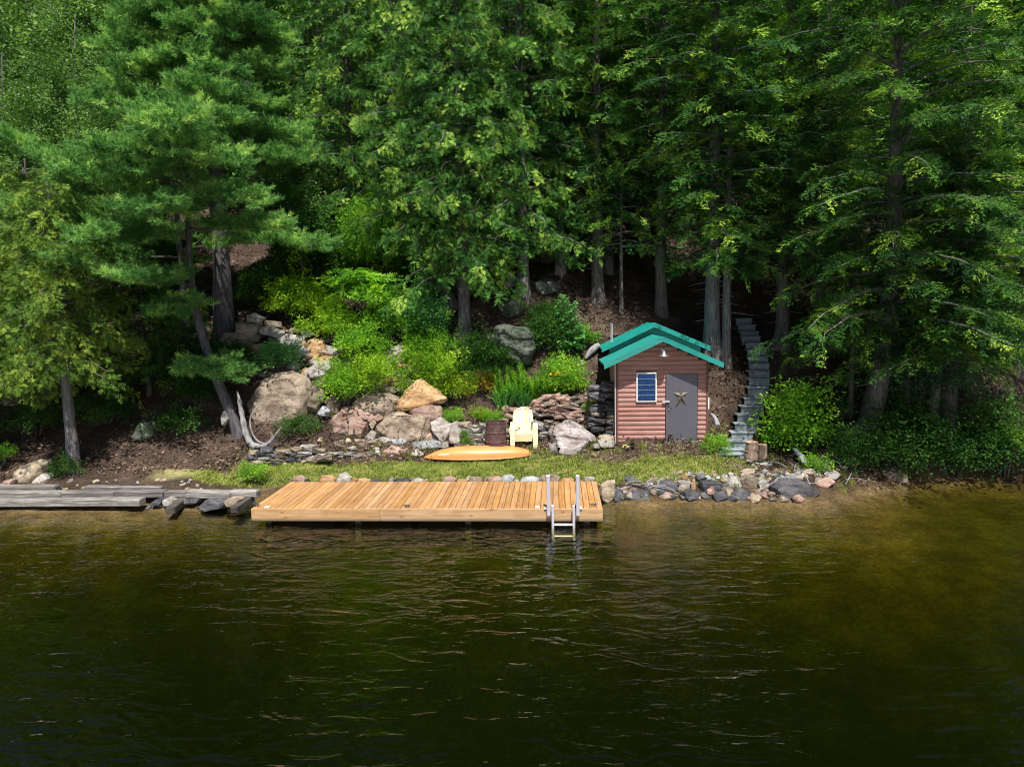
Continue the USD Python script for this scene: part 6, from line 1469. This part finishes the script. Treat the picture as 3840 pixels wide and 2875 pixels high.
# ---------------------------------------------------------------- shrubs and flowers
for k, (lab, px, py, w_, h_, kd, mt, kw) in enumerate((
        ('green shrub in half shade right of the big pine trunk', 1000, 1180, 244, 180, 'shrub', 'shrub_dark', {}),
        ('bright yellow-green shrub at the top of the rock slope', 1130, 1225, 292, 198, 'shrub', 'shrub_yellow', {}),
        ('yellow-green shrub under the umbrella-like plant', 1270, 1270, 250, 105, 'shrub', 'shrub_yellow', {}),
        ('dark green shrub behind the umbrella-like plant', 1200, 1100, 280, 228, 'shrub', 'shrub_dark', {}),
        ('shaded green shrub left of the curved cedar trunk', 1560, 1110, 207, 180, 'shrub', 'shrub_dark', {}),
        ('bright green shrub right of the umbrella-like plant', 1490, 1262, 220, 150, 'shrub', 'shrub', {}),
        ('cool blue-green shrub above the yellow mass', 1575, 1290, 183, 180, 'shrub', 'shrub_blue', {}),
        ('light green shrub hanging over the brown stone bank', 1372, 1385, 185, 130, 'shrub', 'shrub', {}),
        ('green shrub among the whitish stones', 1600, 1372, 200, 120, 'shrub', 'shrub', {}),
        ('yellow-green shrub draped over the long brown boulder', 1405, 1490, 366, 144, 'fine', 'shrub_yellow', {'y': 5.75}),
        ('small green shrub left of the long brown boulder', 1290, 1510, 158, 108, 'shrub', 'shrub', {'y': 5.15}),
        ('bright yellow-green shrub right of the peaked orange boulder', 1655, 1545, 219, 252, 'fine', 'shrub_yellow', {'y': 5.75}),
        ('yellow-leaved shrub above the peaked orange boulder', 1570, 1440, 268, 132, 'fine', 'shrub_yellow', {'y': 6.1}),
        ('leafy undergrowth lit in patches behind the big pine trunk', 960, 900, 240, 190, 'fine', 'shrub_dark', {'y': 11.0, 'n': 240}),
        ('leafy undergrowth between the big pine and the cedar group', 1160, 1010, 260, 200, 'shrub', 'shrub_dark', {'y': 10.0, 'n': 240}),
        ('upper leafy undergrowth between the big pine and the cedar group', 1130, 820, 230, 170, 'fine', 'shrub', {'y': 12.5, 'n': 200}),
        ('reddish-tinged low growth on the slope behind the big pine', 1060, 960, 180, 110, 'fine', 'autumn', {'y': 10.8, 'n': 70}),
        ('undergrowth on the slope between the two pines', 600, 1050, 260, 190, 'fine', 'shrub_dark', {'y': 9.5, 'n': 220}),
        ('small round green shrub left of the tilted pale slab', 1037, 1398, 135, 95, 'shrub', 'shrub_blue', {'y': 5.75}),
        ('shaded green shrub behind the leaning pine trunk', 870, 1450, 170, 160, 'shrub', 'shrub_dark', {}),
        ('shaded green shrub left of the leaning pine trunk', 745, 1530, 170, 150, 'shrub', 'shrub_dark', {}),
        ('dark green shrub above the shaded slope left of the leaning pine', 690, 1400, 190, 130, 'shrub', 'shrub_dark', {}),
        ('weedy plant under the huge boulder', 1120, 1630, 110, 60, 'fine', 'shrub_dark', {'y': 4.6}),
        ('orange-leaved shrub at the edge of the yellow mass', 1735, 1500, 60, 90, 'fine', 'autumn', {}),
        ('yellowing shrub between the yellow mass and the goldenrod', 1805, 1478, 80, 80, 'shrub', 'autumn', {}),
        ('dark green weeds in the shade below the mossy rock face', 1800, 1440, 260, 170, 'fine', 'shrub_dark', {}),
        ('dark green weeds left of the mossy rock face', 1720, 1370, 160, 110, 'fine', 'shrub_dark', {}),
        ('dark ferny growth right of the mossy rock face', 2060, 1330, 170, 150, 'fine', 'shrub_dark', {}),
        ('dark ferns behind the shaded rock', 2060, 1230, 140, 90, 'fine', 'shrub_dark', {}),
        ('bushy green plant between the goldenrod and the shed', 2120, 1495, 160, 150, 'fine', 'shrub', {'y': 5.8}),
        ('small yellow-green weed in the ragged wall by the shed', 2222, 1570, 50, 80, 'fine', 'shrub_yellow', {'y': 5.2}),
        ('small weed growing at the left foot of the ragged wall', 1860, 1585, 50, 34, 'fine', 'shrub', {'y': 5.1}),
        ('small yellow weed in the dry grass behind the drum', 1808, 1578, 60, 36, 'fine', 'shrub_yellow', {}),
        ('green weed below the peaked boulder', 1690, 1590, 60, 50, 'fine', 'shrub', {'y': 4.9}),
        ('weed in the low wall left of the drum', 1745, 1680, 40, 50, 'fine', 'shrub', {'y': 4.45}),
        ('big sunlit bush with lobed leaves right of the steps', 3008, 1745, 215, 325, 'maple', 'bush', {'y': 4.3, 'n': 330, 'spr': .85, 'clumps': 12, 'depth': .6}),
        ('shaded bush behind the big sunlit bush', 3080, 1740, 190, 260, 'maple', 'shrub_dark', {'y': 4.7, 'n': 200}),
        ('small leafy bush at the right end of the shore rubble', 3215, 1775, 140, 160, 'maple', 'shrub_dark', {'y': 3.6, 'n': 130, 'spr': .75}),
        ('low bright sprig beside the grey board', 3060, 1775, 70, 60, 'maple', 'shrub', {'y': 3.2, 'n': 40, 'spr': .7}),
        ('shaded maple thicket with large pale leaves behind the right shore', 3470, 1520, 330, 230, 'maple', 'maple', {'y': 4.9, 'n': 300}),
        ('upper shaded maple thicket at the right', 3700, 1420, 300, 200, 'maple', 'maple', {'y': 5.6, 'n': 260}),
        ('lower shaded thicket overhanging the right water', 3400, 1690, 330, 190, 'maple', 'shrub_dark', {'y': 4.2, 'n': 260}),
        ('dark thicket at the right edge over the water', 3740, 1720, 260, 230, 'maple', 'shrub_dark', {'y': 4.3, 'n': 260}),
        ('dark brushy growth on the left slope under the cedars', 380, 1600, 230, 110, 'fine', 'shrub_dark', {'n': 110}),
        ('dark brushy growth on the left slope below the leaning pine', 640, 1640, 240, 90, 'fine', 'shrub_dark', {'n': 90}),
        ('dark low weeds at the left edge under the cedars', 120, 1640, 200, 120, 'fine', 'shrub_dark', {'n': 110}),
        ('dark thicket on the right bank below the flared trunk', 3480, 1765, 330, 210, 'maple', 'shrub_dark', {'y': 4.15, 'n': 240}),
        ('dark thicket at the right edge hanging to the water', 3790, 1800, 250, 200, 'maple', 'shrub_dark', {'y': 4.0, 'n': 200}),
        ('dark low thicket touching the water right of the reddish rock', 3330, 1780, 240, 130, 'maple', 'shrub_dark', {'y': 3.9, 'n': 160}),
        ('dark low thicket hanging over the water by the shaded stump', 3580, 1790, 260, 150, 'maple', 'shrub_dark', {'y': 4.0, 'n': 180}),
        ('yellow-green sprig at the right edge above the water', 3815, 1700, 70, 90, 'maple', 'shrub_yellow', {'y': 3.9, 'n': 40}),
        ('leafy weed at the foot of the left cedar', 250, 1790, 90, 70, 'fine', 'shrub_dark', {'y': 2.9}),
        ('weed at the left edge of the photo', 10, 1725, 50, 60, 'shrub', 'shrub', {'y': 3.4}),
        ('small weed between the timber and the dock', 950, 1800, 70, 50, 'fine', 'shrub', {'y': 2.6}),
        ('tuft of weeds at the right corner of the shed', 2690, 1690, 80, 40, 'fine', 'shrub', {'y': 3.9}),
        ('pale green bush left of the shed roof', 2190, 1310, 100, 80, 'fine', 'shrub', {}))):
    nm = 'weed' if 'weed' in lab or 'fern' in lab else 'shrub'
    shrub(lab, px, py, w_, h_, kd, mt, 1200 + k, cat='plant' if nm == 'weed' else 'shrub', name=nm, **kw)

# umbrella-like plant with long compound leaves
r = np.random.default_rng(5)
b = hit(1374, 1225); dist = (b - EYE) @ FWD; t = thing('umbrella_plant', 'tall bright plant with flat umbrella-like layers of big leaves', 'plant')
P, D, S, wood = [], [], [], []
hub_px = [(1300, 1075), (1360, 1045), (1410, 1060), (1290, 1110), (1390, 1100), (1440, 1085), (1330, 1020), (1270, 1055)]
for k, (px, py) in enumerate(hub_px):
    h_ = at(px, py, b[1] + r.uniform(-.35, .35)); wood.append(tube(spline([b - [0, 0, .1], b + [(h_[0] - b[0]) * .3, 0, .6], h_], 8), np.linspace(.022, .010, 8), 5, cap=False))
    for j in range(9):
        a = j * .7 + r.uniform(-.2, .2); P.append(h_ + [0, 0, r.uniform(-.05, .12)]); D.append([math.cos(a), math.sin(a), r.uniform(-.25, .25)]); S.append(r.uniform(.95, 1.3))
part('stems', cat_mesh(wood), M['bark_dark'], t); instances(t, 'foliage', 'pinnate', 'shrub', P, frames(np.array(D), .75, r), np.array(S), r)
# tall pale plant left of the shed
b = hit(2135, 1330); t = thing('tall_plant', 'tall pale green plant with tiers of drooping leaves left of the shed', 'plant')
P, D, S, wood = [], [], [], []
topp = at(2125, 1110, b[1] - .1); wood.append(tube(spline([b - [0, 0, .1], (b + topp) / 2 + [.05, 0, 0], topp], 10), np.linspace(.02, .006, 10), 5, cap=False))
for u in np.linspace(.12, 1, 15):
    c = b + (topp - b) * u
    for j in range(4 if u < .9 else 2):
        a = j * 1.57 + u * 9; P.append(c); D.append([math.cos(a), math.sin(a), .2]); S.append(.75 * (1.15 - .65 * u))
part('stem', cat_mesh(wood), M['bark_dark'], t); instances(t, 'foliage', 'bigleaf', 'shrub_blue', P, frames(np.array(D), .4, r), np.array(S) * 1.25, r)
# goldenrod, daylilies, flowers
t = thing('goldenrod', 'clump of upright narrow-leaved stems in the bed above the ragged wall', 'plant')
P = []
for _ in range(46):
    p = hit(*ZD(r.uniform(1060, 1560), r.uniform(1250, 1400))); P.append(p)
D = unit(np.c_[np.ones(len(P)), r.normal(0, .5, len(P)), r.normal(0, .06, len(P))])
instances(t, 'stems', 'goldenrod', 'shrub', np.array(P), frames(unit(D + r.normal(0, .12, D.shape)), .2, r), r.uniform(.45, 1.25, len(P)), r)
t = thing('daylily', 'arching strap-leaved daylily clump at the front of the bed', 'plant')
P = np.array([hit(*ZD(*p)) for p in ((1110, 1420), (1170, 1430), (1220, 1400), (1140, 1380), (1200, 1360), (1340, 1390), (1390, 1380), (1100, 1390))])
instances(t, 'leaves', 'daylily', 'shrub_blue', P, frames(np.tile([1, 0, 0], (len(P), 1)) + r.normal(0, .4, (len(P), 3)) * [1, 1, 0], .05, r), r.uniform(1.1, 1.6, len(P)), r)
t = thing('flowering_plant', 'loose green plant with yellow flowers between the goldenrod and the shed', 'plant')
P = np.array([hit(*ZD(r.uniform(1600, 1900), r.uniform(1220, 1330))) for _ in range(26)])
instances(t, 'stems', 'goldenrod', 'shrub', P, frames(unit(np.c_[np.ones(len(P)), r.normal(0, .5, len(P)), r.normal(0, .1, len(P))]), .1, r), r.uniform(.7, 1.25, len(P)), r)
for px, py in ((1735, 1030), (1755, 1022), (1798, 1010), (1865, 1045), (1720, 1212), (1668, 1035), (1850, 1040), (1725, 1040)):
    c = at(*ZD(px, py), 5.75); m_ = []
    for j in range(8):
        a = j * .785; d = np.array([math.cos(a), -.35, math.sin(a)]); s = np.array([-math.sin(a), 0, math.cos(a)])
        m_.append(trimesh.Trimesh([c, c + d * .025 + s * .014, c + d * .052, c + d * .025 - s * .014], [(0, 1, 2), (0, 2, 3)], process=False))
    m_.append(trimesh.creation.icosphere(1, .014).apply_translation(c + [0, -.012, 0]))
    part('flower', cat_mesh(m_), M['petal'], t)

# lawn and dry grass
r = np.random.default_rng(9)


def grass(name, label, n, xs, ys, kind, mt, keep, smin, smax):
    x = r.uniform(*xs, n); y = r.uniform(*ys, n); k_ = keep(x, y) > r.random(n); x, y = x[k_], y[k_]
    z = surface_z(np.c_[x, y]); z_ok = z > .05; x, y, z = x[z_ok], y[z_ok], z[z_ok]
    a = r.uniform(0, 6.28, len(x)); D = np.c_[np.cos(a), np.sin(a), np.zeros(len(x))]
    q_ = instances(None, name, kind, mt, np.c_[x, y, z - .006], frames(D, .08, r), r.uniform(smin, smax, len(x)), r, 'stuff'); put(q_, label, 'grass')


msk = RegularGridInterpolator((GX, GY), g_mask, bounds_error=False, fill_value=0)
nz = lambda x, y: noise3(np.c_[x, y, 0 * x], 1.3, 71, 3)
grass('lawn_grass', 'short green lawn grass between the dock and the shed', 16000, (-2.8, 13), (2.5, 4.4), 'grass', 'grass', lambda x, y: np.clip(msk(np.c_[x, y]) ** 1.5 * (.30 + 3.4 * nz(x, y)), 0, 1), .55, 1.3)
grass('dry_grass', 'dry straw-coloured grass on the bare patches of the yard', 4200, (-2.8, 13), (2.6, 5.3), 'grass', 'dry', lambda x, y: np.clip((1 - msk(np.c_[x, y])) * .7 + .12, 0, 1) * np.where((x > 1) | (y < 4.2), 1, .15), .5, 1.0)

grass('leaf_litter', 'brown fallen leaves and needles on the forest floor', 9000, (-12, 20), (3.0, 15), 'litter', 'litter', lambda x, y: np.clip(1 - msk(np.c_[x, y]) * 1.4, 0, 1), .7, 1.5)
grass('tall_grass', 'long grass tufts along the shore edge and the wall feet', 700, (-1, 15), (2.2, 5.6), 'tallgrass', 'grass', lambda x, y: np.clip(nz(x, y) * 2.5, 0, 1) * .6, .4, .9)
